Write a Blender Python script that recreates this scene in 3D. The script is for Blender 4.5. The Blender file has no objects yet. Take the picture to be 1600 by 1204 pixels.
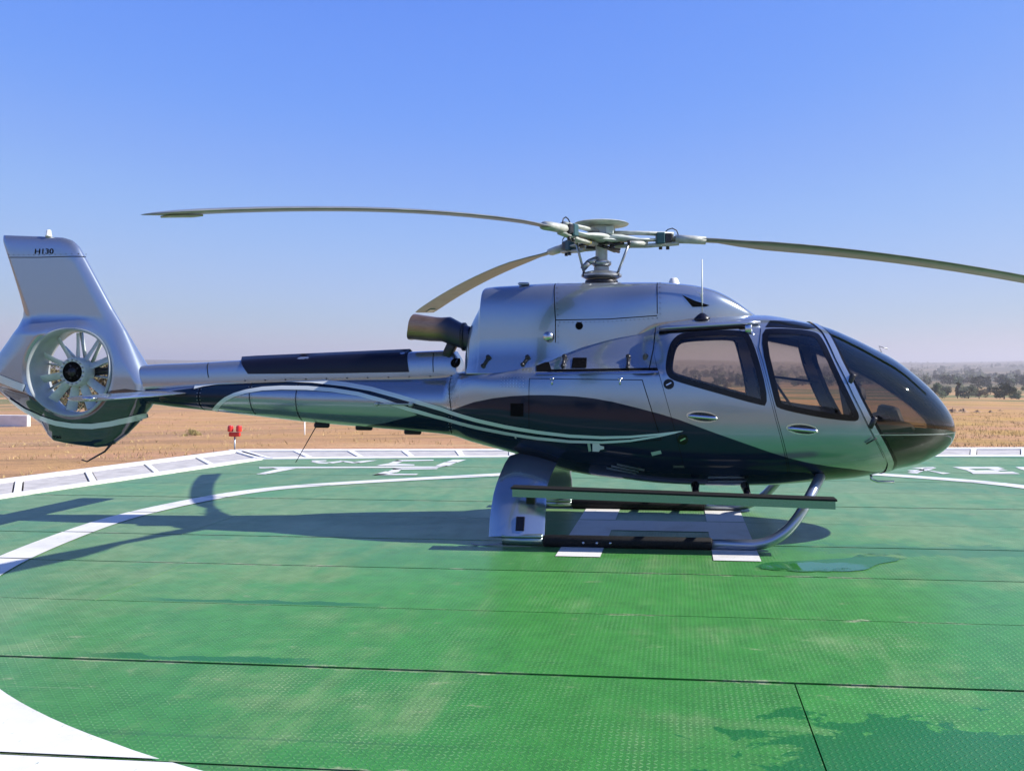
import bpy, bmesh, math, random
import numpy as np
from mathutils import Vector, Matrix
from mathutils.geometry import delaunay_2d_cdt

random.seed(7)
SC = bpy.context.scene
COL = SC.collection
R = math.radians

# ---------------------------------------------------------------- camera, sky, sun, exposure
cam_d = bpy.data.cameras.new('camera'); cam = bpy.data.objects.new('camera', cam_d); COL.objects.link(cam)
cam.location = (0, 0, 1.77); cam.rotation_euler = (R(90), 0, 0)
cam_d.sensor_width = 36; cam_d.lens = 1360 / 1600 * 36
cam_d.shift_x = -130 / 1600; cam_d.shift_y = -30 / 1600
cam_d.clip_start = 0.05; cam_d.clip_end = 30000
SC.camera = cam

SUN_EL, SUN_AZ = R(36.9), R(92)         # azimuth clockwise from +Y
world = bpy.data.worlds.new('World'); SC.world = world; world.use_nodes = True
wn = world.node_tree; wn.nodes.clear()
sky = wn.nodes.new('ShaderNodeTexSky'); sky.sky_type = 'NISHITA'; sky.sun_disc = False
sky.sun_elevation = SUN_EL; sky.sun_rotation = SUN_AZ
sky.altitude = 1600; sky.air_density = 1.0; sky.dust_density = .5; sky.ozone_density = 4.0
bg = wn.nodes.new('ShaderNodeBackground'); bg.inputs['Strength'].default_value = 0.115
wo = wn.nodes.new('ShaderNodeOutputWorld')
# the physical sky, tone-compressed towards the pale lavender horizon of a dusty morning
SKY_GAIN = 0.115 * 2**.75
sp_ = wn.nodes.new('ShaderNodeSeparateColor'); wn.links.new(sky.outputs[0], sp_.inputs[0])
k_ = wn.nodes.new('ShaderNodeMath'); k_.operation = 'MULTIPLY'; k_.inputs[1].default_value = SKY_GAIN/4; wn.links.new(sp_.outputs[0], k_.inputs[0])
cb_ = wn.nodes.new('ShaderNodeCombineColor')
for i_, pts_ in enumerate((((0, .008), (.082, .016), (.10, .03), (.13, .07), (.18, .125), (.23, .16), (.29, .22), (.40, .30), (.57, .385), (.83, .46), (1.1, .58), (1.28, .62), (4, 1.5)),
                           ((0, .03), (.082, .065), (.10, .10), (.13, .19), (.18, .30), (.23, .355), (.29, .415), (.40, .505), (.57, .565), (.83, .60), (1.1, .60), (1.28, .62), (4, 1.4)),
                           ((0, .2), (.082, .32), (.10, .44), (.13, .70), (.18, .93), (.23, .96), (.29, .955), (.40, .945), (.57, .90), (.83, .78), (1.1, .69), (1.28, .68), (4, 1.2)))):
    fc_ = wn.nodes.new('ShaderNodeFloatCurve'); wn.links.new(k_.outputs[0], fc_.inputs['Value'])
    cm_ = fc_.mapping.curves[0]; q_ = [(a/4, b/2) for a, b in pts_]
    for p_ in q_[1:-1]: cm_.points.new(*p_)
    for j_, p_ in enumerate(q_): cm_.points[j_].location = p_; cm_.points[j_].handle_type = 'AUTO'
    fc_.mapping.update()
    g_ = wn.nodes.new('ShaderNodeMath'); g_.operation = 'MULTIPLY'; g_.inputs[1].default_value = 2/SKY_GAIN
    wn.links.new(fc_.outputs[0], g_.inputs[0]); wn.links.new(g_.outputs[0], cb_.inputs[i_])
wn.links.new(cb_.outputs[0], bg.inputs[0]); wn.links.new(bg.outputs[0], wo.inputs[0])

sun_d = bpy.data.lights.new('sun', 'SUN'); sun_d.energy = 4.8; sun_d.angle = R(0.53); sun_d.color = (1.0, 0.94, 0.85)
sun = bpy.data.objects.new('sun', sun_d); COL.objects.link(sun)
sv = Vector((math.sin(SUN_AZ)*math.cos(SUN_EL), math.cos(SUN_AZ)*math.cos(SUN_EL), math.sin(SUN_EL)))
sun.rotation_euler = (-sv).to_track_quat('-Z', 'Y').to_euler(); sun.location = (30, 0, 40)

SC.view_settings.view_transform = 'Standard'; SC.view_settings.look = 'None'
SC.view_settings.exposure = 0.75; SC.view_settings.gamma = 1; SC.view_settings.use_curve_mapping = False
SC.render.engine = 'CYCLES'
cy = SC.cycles
cy.max_bounces = 10; cy.transparent_max_bounces = 24; cy.glossy_bounces = 5; cy.diffuse_bounces = 3
cy.transmission_bounces = 6; cy.volume_bounces = 0; cy.sample_clamp_indirect = 6; cy.caustics_reflective = False
cy.caustics_refractive = False; cy.use_denoising = True

# ---------------------------------------------------------------- measured tables (metres, aircraft axes)
FUS = [[3.7403,1.0785,1.0785,0.0,1.0785,2,2],[3.729,1.178,0.9959,0.2,1.0913,2,2],[3.684,1.2892,0.9201,0.37,1.1152,2,2],[3.6044,1.4124,0.8539,0.51,1.1366,2.05,2.05],[3.4722,1.5615,0.7813,0.65,1.1574,2.1,2.1],[3.3148,1.7029,0.7176,0.755,1.1756,2.15,2.2],[3.1114,1.8572,0.6762,0.845,1.1924,2.2,2.3],[2.8924,1.9747,0.627,0.91,1.2076,2.3,2.4],[2.6764,2.0816,0.5868,0.955,1.2152,2.4,2.5],[2.4051,2.1938,0.562,0.99,1.2283,2.5,2.6],[2.0843,2.2692,0.5313,1.0,1.2397,2.6,2.7],[1.7546,2.3217,0.5077,1.0,1.2443,2.6,2.8],[1.2071,2.3281,0.4974,1.0,1.2478,2.8,2.8],[0.7099,2.2832,0.5108,0.99,1.2574,2.9,2.8],[0.2503,2.2172,0.551,0.96,1.2664,3.0,2.7],[-0.1275,2.1229,0.5878,0.9,1.281,3.1,2.6],[-0.429,2.0134,0.6467,0.84,1.2962,3.0,2.5],[-0.6454,1.8816,0.7115,0.8,1.3132,3.6,2.4],[-0.7757,1.805,0.7509,0.78,1.3183,4.4,2.35],[-0.8991,1.763,0.7896,0.74,1.3293,5,2.3],[-1.2125,1.7418,0.8672,0.66,1.3446,5,2.2],[-1.447,1.7275,0.9247,0.56,1.3531,4,2.1],[-1.7047,1.6915,0.995,0.4,1.3593,2,2],[-2.1867,1.6765,1.0393,0.335,1.3689,2,2],[-2.7863,1.6687,1.0848,0.31,1.3869,2,2],[-3.3014,1.6536,1.1243,0.29,1.3985,2,2],[-3.7986,1.6383,1.1753,0.265,1.4174,2,2],[-4.5495,1.6076,1.2546,0.22,1.4352,2,2],[-4.9329,1.5772,1.2891,0.19,1.4404,2,2],[-5.2401,1.5467,1.3242,0.16,1.4385,2,2],[-5.5729,1.5159,1.3519,0.12,1.4361,2,2]]
TIP = 3.7403
COWL = [[-1.4852,1.9084,1.641,0.24,1.701,4.6,2],[-1.4641,2.0399,1.6411,0.31,1.7011,4.6,2],[-1.4218,2.2127,1.6413,0.37,1.7013,4.6,2],[-1.3654,2.33,1.6416,0.41,1.7016,4.6,2],[-1.3161,2.4196,1.6416,0.435,1.7016,4.6,2],[-1.288,2.5023,1.6417,0.445,1.7017,4.6,2],[-1.2767,2.6196,1.6417,0.45,1.7017,4.6,2],[-1.2388,2.64,1.6417,0.455,1.7017,4.6,2],[-0.9308,2.6579,1.6419,0.5,1.7019,4.6,2],[-0.4585,2.6776,1.6422,0.55,1.7022,4.6,2],[0.0367,2.6798,1.6426,0.57,1.7026,4.6,2],[0.6282,2.6742,2.0774,0.56,2.1374,4.6,2],[0.8507,2.6586,2.1133,0.54,2.1733,4.6,2],[1.0521,2.6332,2.1458,0.515,2.2058,4.6,2],[1.2193,2.5913,2.165,0.48,2.225,4.6,2],[1.3526,2.533,2.1762,0.43,2.2362,4.6,2],[1.4856,2.4547,2.1874,0.36,2.2474,4.6,2],[1.5983,2.3734,2.1968,0.28,2.2568,4.6,2],[1.6975,2.3125,2.2051,0.15,2.2651,4.6,2]]
SPINE = [[-5.4275,1.7551,1.3548,0.1,1.5548,3,2],[-5.3961,1.7737,1.3556,0.13,1.5556,3,2],[-5.2315,1.7923,1.3597,0.15,1.5597,3,2],[-4.7253,1.8106,1.3722,0.16,1.5722,3,2],[-4.1473,1.8434,1.3865,0.17,1.5865,3,2],[-2.8605,1.9078,1.4183,0.18,1.6183,3,2],[-2.1551,1.9357,1.4357,0.19,1.6357,3,2],[-1.7146,1.9493,1.4466,0.2,1.6466,3,2],[-1.6343,1.9348,1.4486,0.2,1.6486,3,2],[-1.5978,1.856,1.4495,0.2,1.6495,3,2]]
PILLAR = [[2.2962,2.1744],[2.3439,2.1026],[2.4291,1.8268],[2.5878,1.4647],[2.7483,1.1472],[2.961,0.8123]]
REAR_DOOR = [[0.6815,2.104],[0.6059,1.9126],[0.6409,1.7572],[0.6611,1.7],[0.8134,1.1626],[0.8891,0.8532],[0.915,0.7361],[1.4279,0.6625],[1.9437,0.6659],[1.8965,0.8708],[1.7542,1.3946],[1.5747,2.1465],[1.1095,2.1335]]
FRONT_DOOR = [[1.607,2.1465],[1.7789,1.3947],[1.9213,0.871],[1.9588,0.6891],[2.3766,0.7164],[2.632,0.7349],[2.9154,0.7843],[2.7107,1.1224],[2.5376,1.471],[2.3828,1.8141],[2.2989,2.0674],[2.2525,2.122],[1.9185,2.1535]]
REAR_WIN = [[0.7308,1.7191],[0.7367,1.8211],[0.7678,1.9759],[0.8317,2.0679],[0.9414,2.1075],[1.4957,2.1295],[1.5797,2.0525],[1.7418,1.3821],[1.5998,1.4065],[1.2273,1.5118],[0.8511,1.618],[0.7627,1.6557]]
FRONT_WIN = [[1.6435,2.126],[1.8839,2.1429],[2.2297,2.1146],[2.286,2.0403],[2.3775,1.7574],[2.524,1.4339],[2.6157,1.2413],[2.4598,1.2479],[2.2142,1.2783],[1.828,1.3575],[1.7913,1.4073]]
ENG_DOOR = [[-0.6728,1.638],[0.4895,1.6298],[0.6742,1.0465],[0.4705,1.0243],[-0.0499,1.0136],[-0.6737,1.0834]]
ROOF_WIN = [[1.7906,2.2387],[2.0453,2.2367],[2.2287,2.1992],[2.2842,2.1663],[2.1634,2.1453],[1.9006,2.1638],[1.7321,2.167]]
SEAM_BODY = [[-1.6335,1.6435],[-1.5816,1.3019],[-1.6382,1.0355]]
SEAMS_BOOM = [[[-3.969,1.6233],[-3.9398,1.2232]],[[-4.5685,1.5861],[-4.5865,1.2681]],[[-3.3998,1.6388],[-3.4,1.1517]]]
DECK_GAP = [[-0.6126,1.7104],[-0.1881,1.7178],[0.6542,1.7317]]
ROOF_SEAM = [[0.6241,2.2665],[0.5987,1.9455],[0.5575,1.7379]]
ARC = [[-0.491,1.9062],[-0.3743,1.9819],[-0.1419,2.0932],[0.1651,2.1832],[0.5785,2.2485],[0.8507,2.2787]]
CURVE_A = [[-5.1254,1.4614],[-4.6785,1.5215],[-4.4611,1.5617],[-4.199,1.5839],[-3.9319,1.5953],[-3.6255,1.6032],[-3.3127,1.5969],[-2.9952,1.5697],[-2.6856,1.5355],[-2.4553,1.4909],[-2.2287,1.4396],[-1.93,1.3684],[-1.7055,1.3119],[-1.591,1.2911],[-1.5197,1.3184],[-1.2965,1.3925],[-1.0764,1.4362],[-0.8627,1.4621],[-0.654,1.4742],[-0.4497,1.476],[-0.18,1.4658],[0.0187,1.4452],[0.2144,1.4118],[0.4712,1.3501],[0.6618,1.3008],[0.8512,1.2452],[1.0395,1.1772],[1.2271,1.1091],[1.4766,1.0223],[1.7264,0.9347],[1.9149,0.8742],[2.1054,0.825],[2.3307,0.7833],[2.5614,0.7518],[3.1224,0.6495]]
CURVE_B = [[-4.4192,1.2714],[-4.3147,1.3491],[-4.2506,1.39],[-4.1699,1.4268],[-4.0327,1.467],[-3.8836,1.4962],[-3.6585,1.5162],[-3.431,1.5191],[-3.1268,1.5096],[-2.8223,1.4791],[-2.6333,1.4448],[-2.4468,1.4035],[-2.2628,1.3483],[-2.0816,1.2861],[-1.9977,1.237]]
FLOOR_B = [[-2.6187,1.1089],[-2.4117,1.1359],[-1.9977,1.237]]
SW_A = [[-4.6498,1.5288],[-4.5389,1.5578],[-4.3592,1.5834],[-4.0977,1.6019],[-3.6352,1.6137],[-3.2385,1.6006],[-2.8427,1.5631],[-2.5333,1.515],[-2.229,1.4431],[-1.93,1.365],[-1.5835,1.274],[-1.2646,1.2033],[-0.9407,1.1434],[-0.5897,1.0957],[-0.2491,1.0647],[0.0831,1.0563],[0.3748,1.0681],[0.6617,1.0976],[0.9015,1.1317]]
SW_B = [[-4.4491,1.2626],[-4.3227,1.349],[-4.2416,1.401],[-4.1393,1.445],[-3.997,1.485],[-3.8114,1.5142],[-3.5851,1.5256],[-3.2809,1.5231],[-2.9756,1.5031],[-2.672,1.4621],[-2.373,1.3898],[-2.0805,1.3003],[-1.7889,1.2257],[-1.5953,1.1851],[-1.2746,1.1261],[-0.9481,1.0739],[-0.594,1.031],[-0.2512,1.008],[0.082,1.0071],[0.3744,1.0293],[0.6617,1.0784],[0.8512,1.1185]]
INTAKES = [[[-0.644,1.8106],[-0.4975,1.8102],[-0.4504,1.7238],[-0.6148,1.7169]],[[-0.2427,1.8566],[-0.0911,1.856],[-0.0861,1.7504],[-0.2419,1.7503]],[[-0.877,1.3857],[-0.7356,1.388],[-0.7359,1.2562],[-0.8777,1.253]]]
LATCHES = [[[-0.3327,1.7568],[-0.3272,1.8569]],[[0.3439,1.7378],[0.3433,1.855]]]
HANDLES = [[1.0833,1.2752],[2.049,1.159]]
CAPS = [[0.7565,1.5924],[0.8952,1.0489]]
PLACARDS = [[[-0.0107,0.9947],[0.0554,0.9965],[0.0679,0.9736],[0.1072,0.9647],[0.1063,0.9379],[0.0664,0.93],[0.0522,0.9093],[-0.0142,0.9105]],[[-0.0639,0.9933],[-0.0371,1.0007],[-0.0274,0.9135],[-0.0545,0.9058]],[[0.578,0.9149],[0.6737,0.9362],[0.6862,0.9035],[0.5903,0.8785]]]
BELLY_SLOTS = [[[1.1471,0.6546],[1.511,0.6596]],[[1.15,0.6007],[1.5362,0.6107]],[[0.1195,0.7334],[0.4208,0.6766]],[[0.1687,0.7582],[0.4489,0.7014]],[[0.2299,0.7788],[0.5089,0.7226]],[[0.8,0.7694],[0.9275,0.7717]]]
E_MARK = [-0.8347,1.0367]
HATCH_LATCH = [[[-0.4335,1.639],[-0.4314,1.5804]],[[0.2712,1.642],[0.2717,1.5845]]]
COWL_SEAMS = [[[-0.4718,2.6626],[-0.4382,2.2556],[-0.437,2.0193]],[[0.6278,2.6521],[0.6322,2.3158]],[[-0.4382,2.2556],[0.1181,2.2618],[0.6322,2.2958]]]
COWL_VENT = [[0.8907,2.5107],[1.0233,2.4498],[1.1762,2.4037],[1.1362,2.39],[0.9967,2.3859],[0.9437,2.4496]]
COWL_HOLES = [[-0.4921,2.0803],[-0.1851,2.193]]
COWL_LATCH = [[[-1.2115,1.7631],[-1.161,1.8591]],[[-0.777,1.7768],[-0.7279,1.8581]]]
SPINE_PANEL = [[-4.1707,1.8698],[-4.0008,1.8808],[-2.1827,1.955],[-2.1341,1.7059],[-3.016,1.6909],[-4.0124,1.6828]]
SPINE_HOLE = [-1.5881,1.8055]
SPINE_SEAM = [[[-4.5304,1.8068],[-4.4883,1.6385]],[[-1.8692,1.9202],[-1.855,1.7061]]]
TAIL = [[-7.1536,3.328],[-6.9253,3.3171],[-6.6817,3.306],[-6.3748,3.2865],[-6.2622,3.251],[-6.1819,3.1784],[-6.0776,2.9964],[-5.9177,2.7166],[-5.7582,2.4376],[-5.5992,2.1895],[-5.4486,1.9346],[-5.3063,1.6953],[-5.2353,1.561],[-5.2274,1.4267],[-5.2984,1.292],[-5.4407,1.1118],[-5.5833,0.9687],[-5.7184,0.8777],[-5.8299,0.8317],[-5.9576,0.8155],[-6.1979,0.8435],[-6.3587,0.8647],[-6.5038,0.8937],[-6.5685,0.9537],[-6.6574,1.0892],[-6.779,1.1717],[-6.9416,1.2846],[-7.1046,1.4054],[-7.2354,1.5038],[-7.3091,1.6102],[-7.3009,1.7091],[-7.17,1.922],[-7.0475,2.0813],[-6.9416,2.2327],[-6.8846,2.3613],[-6.8765,2.4522],[-6.9253,2.6345],[-7.0067,2.8932],[-7.0883,3.1371]]
HOLE = [-6.192,1.7034,0.5032]
FANHUB = [-6.2399,1.6949]
TAIL_BOUND = [[-7.24,1.5593],[-7.0781,1.5446],[-6.7398,1.4629],[-6.2761,1.2629],[-5.8007,1.473],[-5.4861,1.5109],[-5.15,1.4675]]
TAIL_BAND1 = [[-7.1914,1.6647],[-7.0377,1.6273],[-6.8765,1.5675],[-6.7318,1.5154]]
TAIL_BAND2 = [[-6.9812,1.3796],[-6.796,1.2529],[-6.5955,1.1641],[-6.3957,1.1055],[-6.1966,1.077],[-5.9587,1.0711],[-5.7219,1.1023],[-5.4861,1.1557],[-5.3373,1.2009]]
TAIL_SEAM = [[-7.0144,3.0528],[-6.6347,3.0483],[-6.0901,3.0567]]
TXT = [-6.5703,3.1151]
TXT2 = [-6.4258,0.937]
RING = [[-5.1922,-2.3884],[-5.3274,-1.8307],[-5.4367,-1.2481],[-5.653,0.1201],[-5.4668,1.1661],[-5.1765,2.3171],[-4.4707,2.8916],[-3.6673,3.4048],[-2.7977,3.9144],[-1.8633,4.4155],[4.2155,4.9167],[4.6952,4.6358],[5.1907,4.3332],[5.9359,3.7891],[-2.3657,-5.773],[-2.1214,-5.875],[-1.8736,-5.9946],[-1.7299,-6.0669],[-1.482,-6.1709],[-1.2181,-6.2756]]
LETTERS_LEFT = [[[-6.4689,4.9926],[-3.3753,5.4129],[-3.343,5.197],[-6.3772,4.8095]],[[-6.4689,4.9926],[-6.0464,4.8413],[-5.7328,4.8479],[-6.0141,4.7737]],[[-6.0141,4.7737],[-5.7328,4.8479],[-5.877,4.029],[-6.0334,4.014]],[[-3.343,5.197],[-3.3753,5.4129],[-3.1515,5.6598],[-3.2345,5.4264]],[[-3.4453,5.4557],[-3.4412,6.0761],[-3.2063,6.0988],[-3.2345,5.4264]],[[-3.4008,6.4934],[-3.1448,6.5181],[-3.1928,6.0465],[-3.4269,6.024]],[[-4.4218,6.3388],[-3.7622,6.4586],[-3.7154,6.2953],[-4.416,6.0905]],[[-4.4218,6.3388],[-4.416,6.0905],[-4.3989,5.7718],[-4.2372,5.7352],[-4.2472,6.134]],[[-4.3989,5.7718],[-3.8807,5.6406],[-3.8349,5.493],[-4.49,5.3551],[-4.4736,5.558]],[[-4.0612,5.0325],[-3.3022,5.1531],[-3.2843,4.9897],[-4.0201,4.8262]],[[-4.0612,5.0325],[-4.0201,4.8262],[-4.0115,4.5556],[-3.8105,4.5307],[-3.8788,4.9092]],[[-4.053,4.5961],[-3.8105,4.5307],[-3.9271,4.1536],[-4.1071,4.0944]],[[-4.0745,4.2664],[-3.4069,4.3307],[-3.3956,4.1629],[-4.1071,4.0944]],[[-6.0075,6.1023],[-5.7462,6.1832],[-5.6795,6.0235],[-5.8603,5.8701]],[[-5.9304,5.8904],[-5.8941,5.9482],[-5.513,5.7699],[-5.5185,5.6379],[-5.6739,5.649]],[[-5.5927,5.8154],[-5.4422,6.0463],[-5.3029,6.0051],[-5.4131,5.6741]],[[-5.485,6.1526],[-5.254,6.0371],[-4.9296,5.8261],[-5.0751,5.7329],[-5.3915,5.9966]],[[-5.1443,5.9122],[-4.9773,6.2015],[-4.7778,6.2485],[-4.9396,5.7722]]]
LETTERS_RIGHT = [[[4.8672,5.9545],[5.2907,6.1428],[5.3116,5.9973],[5.0496,5.7917]],[[5.0848,5.9209],[5.3116,5.9973],[5.0174,5.5258],[4.8971,5.6008]],[[4.6228,5.2341],[4.8971,5.6008],[4.9908,5.5751],[4.7531,5.1312]],[[5.0249,5.7007],[5.0939,5.585],[5.319,5.2021],[5.1591,5.1214]],[[4.7111,5.5829],[5.0397,5.7551],[4.9908,5.5751],[4.7367,5.4473]],[[5.6326,6.1757],[6.4232,6.2518],[6.4564,5.9988],[5.679,5.9239]],[[5.679,5.9239],[5.826,5.9381],[5.8773,5.6604],[5.733,5.6465]],[[5.7124,5.6445],[6.2324,5.7643],[6.2189,5.556],[5.7061,5.4389]],[[6.1622,5.9704],[6.3513,5.9886],[6.4134,5.712],[6.2278,5.6942]],[[5.7061,5.4389],[6.4231,5.5756],[6.4267,5.2435],[5.6636,5.1863]],[[6.733,6.2816],[7.2352,6.33],[7.2338,6.0736],[6.698,6.022]],[[6.698,6.022],[6.8766,6.0392],[6.8715,5.5174],[6.6889,5.4999]],[[6.6889,5.4999],[7.2772,5.5565],[7.2225,5.3364],[6.6429,5.2806]]]
PAD_IN = [[-8.173,1.1811],[-6.9982,6.1754],[-2.3692,7.0279],[7.5548,8.0673]]
PAD_OUT = [[-9.6442,2.9428],[-8.4087,7.9362],[-2.6659,8.5599],[8.2885,10.0062]]
PUDDLE = [[1.5027,-1.8683],[1.6264,-1.6808],[1.8353,-1.596],[2.189,-1.5227],[2.4425,-1.3915],[2.6012,-1.1823],[2.8684,-1.0995],[2.9609,-1.204],[2.9658,-1.368],[2.7868,-1.5174],[2.5572,-1.7174],[2.4757,-1.8954],[2.222,-1.9787],[1.8399,-2.0038],[1.6275,-1.9532]]
SKID = [[-0.8733,-1.16,0.055],[-0.4645,-1.16,0.055],[0.4793,-1.16,0.055],[1.1588,-1.16,0.055],[1.5737,-1.16,0.055]]
BEND = [[1.6768,-1.16,0.0745],[1.7802,-1.155,0.1185],[1.8847,-1.14,0.1912],[1.9732,-1.11,0.2857],[2.0527,-1.06,0.3897],[2.1313,-0.98,0.509],[2.2049,-0.86,0.5998],[2.261,-0.74,0.6612]]
SKID_BLACK = [-0.4645,1.1711]
TAILSPRING = [[-0.8348,-1.16,0.0256],[-0.9761,-1.16,0.0102],[-1.105,-1.16,-0.0018],[-1.1695,-1.16,0.0096],[-1.1954,-1.16,0.0218]]
FAIR = [[-1.0157,-0.4597,-1.17,0.0874],[-1.0193,-0.4595,-1.11,0.2413],[-1.013,-0.4604,-1.05,0.3719],[-1.0085,-0.4679,-0.98,0.4772],[-0.9981,-0.4672,-0.89,0.5686],[-0.9866,-0.4522,-0.77,0.6519],[-0.9712,-0.4193,-0.58,0.7501],[-0.9587,-0.3756,-0.4,0.8061]]
STEP = [[-0.7433,0.6044],[2.3071,0.5303],[2.3071,0.44],[-0.7433,0.5203]]
STAB = {"le":-4.7369,"te":-5.2322,"z":1.4633,"zt":1.448}
HUBZ = {"cap":3.3769,"capb":3.3129,"arm":3.192,"lower":3.0854,"swash":2.7797,"base":2.7228,"plate":3.1565}
WHIP0 = [1.0964,-0.5,2.3034]
WHIP1 = [1.0931,-0.5,2.8834]
DOME0 = [0.8013,0,2.7117]
DOME1 = [0.8013,0,2.7858]
VENTRAL0 = [-3.2786,0,1.0946]
VENTRAL1 = [-3.5303,0,0.6661]
SKIDR0 = [-5.7799,0,0.8604]
SKIDR1 = [-6.1322,0,0.6386]
BOOMROD0 = [-2.4474,-0.36,1.3559]
BOOMROD1 = [-2.0532,-0.4,1.3557]
EXH0 = [-1.549,-0.12,2.0981]
EXH1 = [-1.7822,-0.12,2.1846]
EXH2 = [-2.1047,-0.12,2.2074]
FINTOP = [-6.5677,0,3.3149]
TUBE = [2.1869,0,2.4795]
OATP = [3.0537,0,1.9562]
SEAT_F = [2.6692,0.45,1.8135]
SEAT_N = [2.8744,-0.42,1.5852]
RAIL0 = [0.6603,-0.92,2.1406]
RAIL1 = [1.6814,-0.92,2.1997]
MIR0 = [2.6632,-0.97,1.0245]
MIR1 = [2.7534,-1.0,1.0835]

# ---- smooth profiles -------------------------------------------------------
def pchip(xs, ys):
    xs = np.asarray(xs, float); ys = np.asarray(ys, float)
    h = np.diff(xs); d = np.diff(ys) / h
    m = np.zeros_like(xs)
    for i in range(1, len(xs) - 1):
        if d[i-1] * d[i] > 0:
            w1, w2 = 2*h[i] + h[i-1], h[i] + 2*h[i-1]
            m[i] = (w1 + w2) / (w1/d[i-1] + w2/d[i])
    m[0], m[-1] = d[0], d[-1]
    def f(x):
        x = np.clip(np.asarray(x, float), xs[0], xs[-1])
        i = np.clip(np.searchsorted(xs, x) - 1, 0, len(xs) - 2)
        t = (x - xs[i]) / h[i]
        return ((2*t**3 - 3*t**2 + 1)*ys[i] + (t**3 - 2*t**2 + t)*h[i]*m[i]
                + (-2*t**3 + 3*t**2)*ys[i+1] + (t**3 - t**2)*h[i]*m[i+1])
    return f

class Loft:
    """Superellipse sections along x.  rows: x, ztop, zbot, halfwidth, zmid, ntop, nbot"""
    def __init__(self, rows, tip=None):
        rows = sorted(rows)
        a = np.array(rows, float)
        self.x0, self.x1, self.tip = a[0, 0], a[-1, 0], tip
        if tip is not None:
            p = -np.sqrt(np.maximum(0, tip - a[:, 0]))
        else:
            p = a[:, 0]
        self.f = [pchip(p, a[:, k]) for k in range(1, 7)]
        self.waist = None                  # optional narrowing factor m(x, z)
    def par(self, x):
        x = np.asarray(x, float)
        p = -np.sqrt(np.maximum(0, self.tip - x)) if self.tip is not None else x
        return [f(p) for f in self.f]
    def pt(self, x, th):
        zt, zb, w, zm, nt, nb = self.par(x)
        c, s = np.cos(th), np.sin(th)
        n = np.where(s >= 0, nt, nb)
        hh = np.where(s >= 0, zt - zm, zm - zb)
        y = w * np.sign(c) * np.abs(c) ** (2/n)
        z = zm + np.sign(s) * hh * np.abs(s) ** (2/n)
        if self.waist is not None: y = y * self.waist(x, z)
        return y, z
    def Y(self, x, z):
        zt, zb, w, zm, nt, nb = self.par(x)
        up = np.asarray(z) >= zm
        n = np.where(up, nt, nb)
        hh = np.maximum(1e-4, np.where(up, zt - zm, zm - zb))
        u = np.clip(np.abs(np.asarray(z) - zm) / hh, 0, 0.9999)
        y = w * (1 - u ** n) ** (1/n)
        return y if self.waist is None else y * self.waist(x, z)
    def normal(self, x, y, z):
        def F(x, y, z):
            if self.waist is not None: y = y / self.waist(x, z)
            zt, zb, w, zm, nt, nb = self.par(x)
            up = z >= zm
            n = np.where(up, nt, nb)
            hh = np.maximum(1e-3, np.where(up, zt - zm, zm - zb))
            return (np.abs(y) / np.maximum(w, 1e-3)) ** n + (np.abs(z - zm) / hh) ** n
        e = 2e-3
        g = np.stack([F(x+e, y, z) - F(x-e, y, z), F(x, y+e, z) - F(x, y-e, z), F(x, y, z+e) - F(x, y, z-e)], -1)
        l = np.linalg.norm(g, axis=-1, keepdims=True)
        return g / np.maximum(l, 1e-9)

def deck_waist(x, z):
    """above the deck line the engine bay shoulder falls back in a hollow curve"""
    x, z = np.asarray(x, float), np.asarray(z, float)
    def ss(a, b, v):
        t = np.clip((v - a)/(b - a), 0, 1); return t*t*(3 - 2*t)
    p = .20 * ss(-.95, -.60, x) * (1 - ss(.42, .80, x))
    h = np.maximum(0, z - 1.70)
    return 1 - p * (1 - np.exp(-h/.10))

OX, OY, PSI = 0.07, 9.67, R(5.5)
def w2(x, y):                            # aircraft axes -> world ground plan
    return (OX + x*math.cos(PSI) + y*math.sin(PSI), OY - x*math.sin(PSI) + y*math.cos(PSI))

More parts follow.
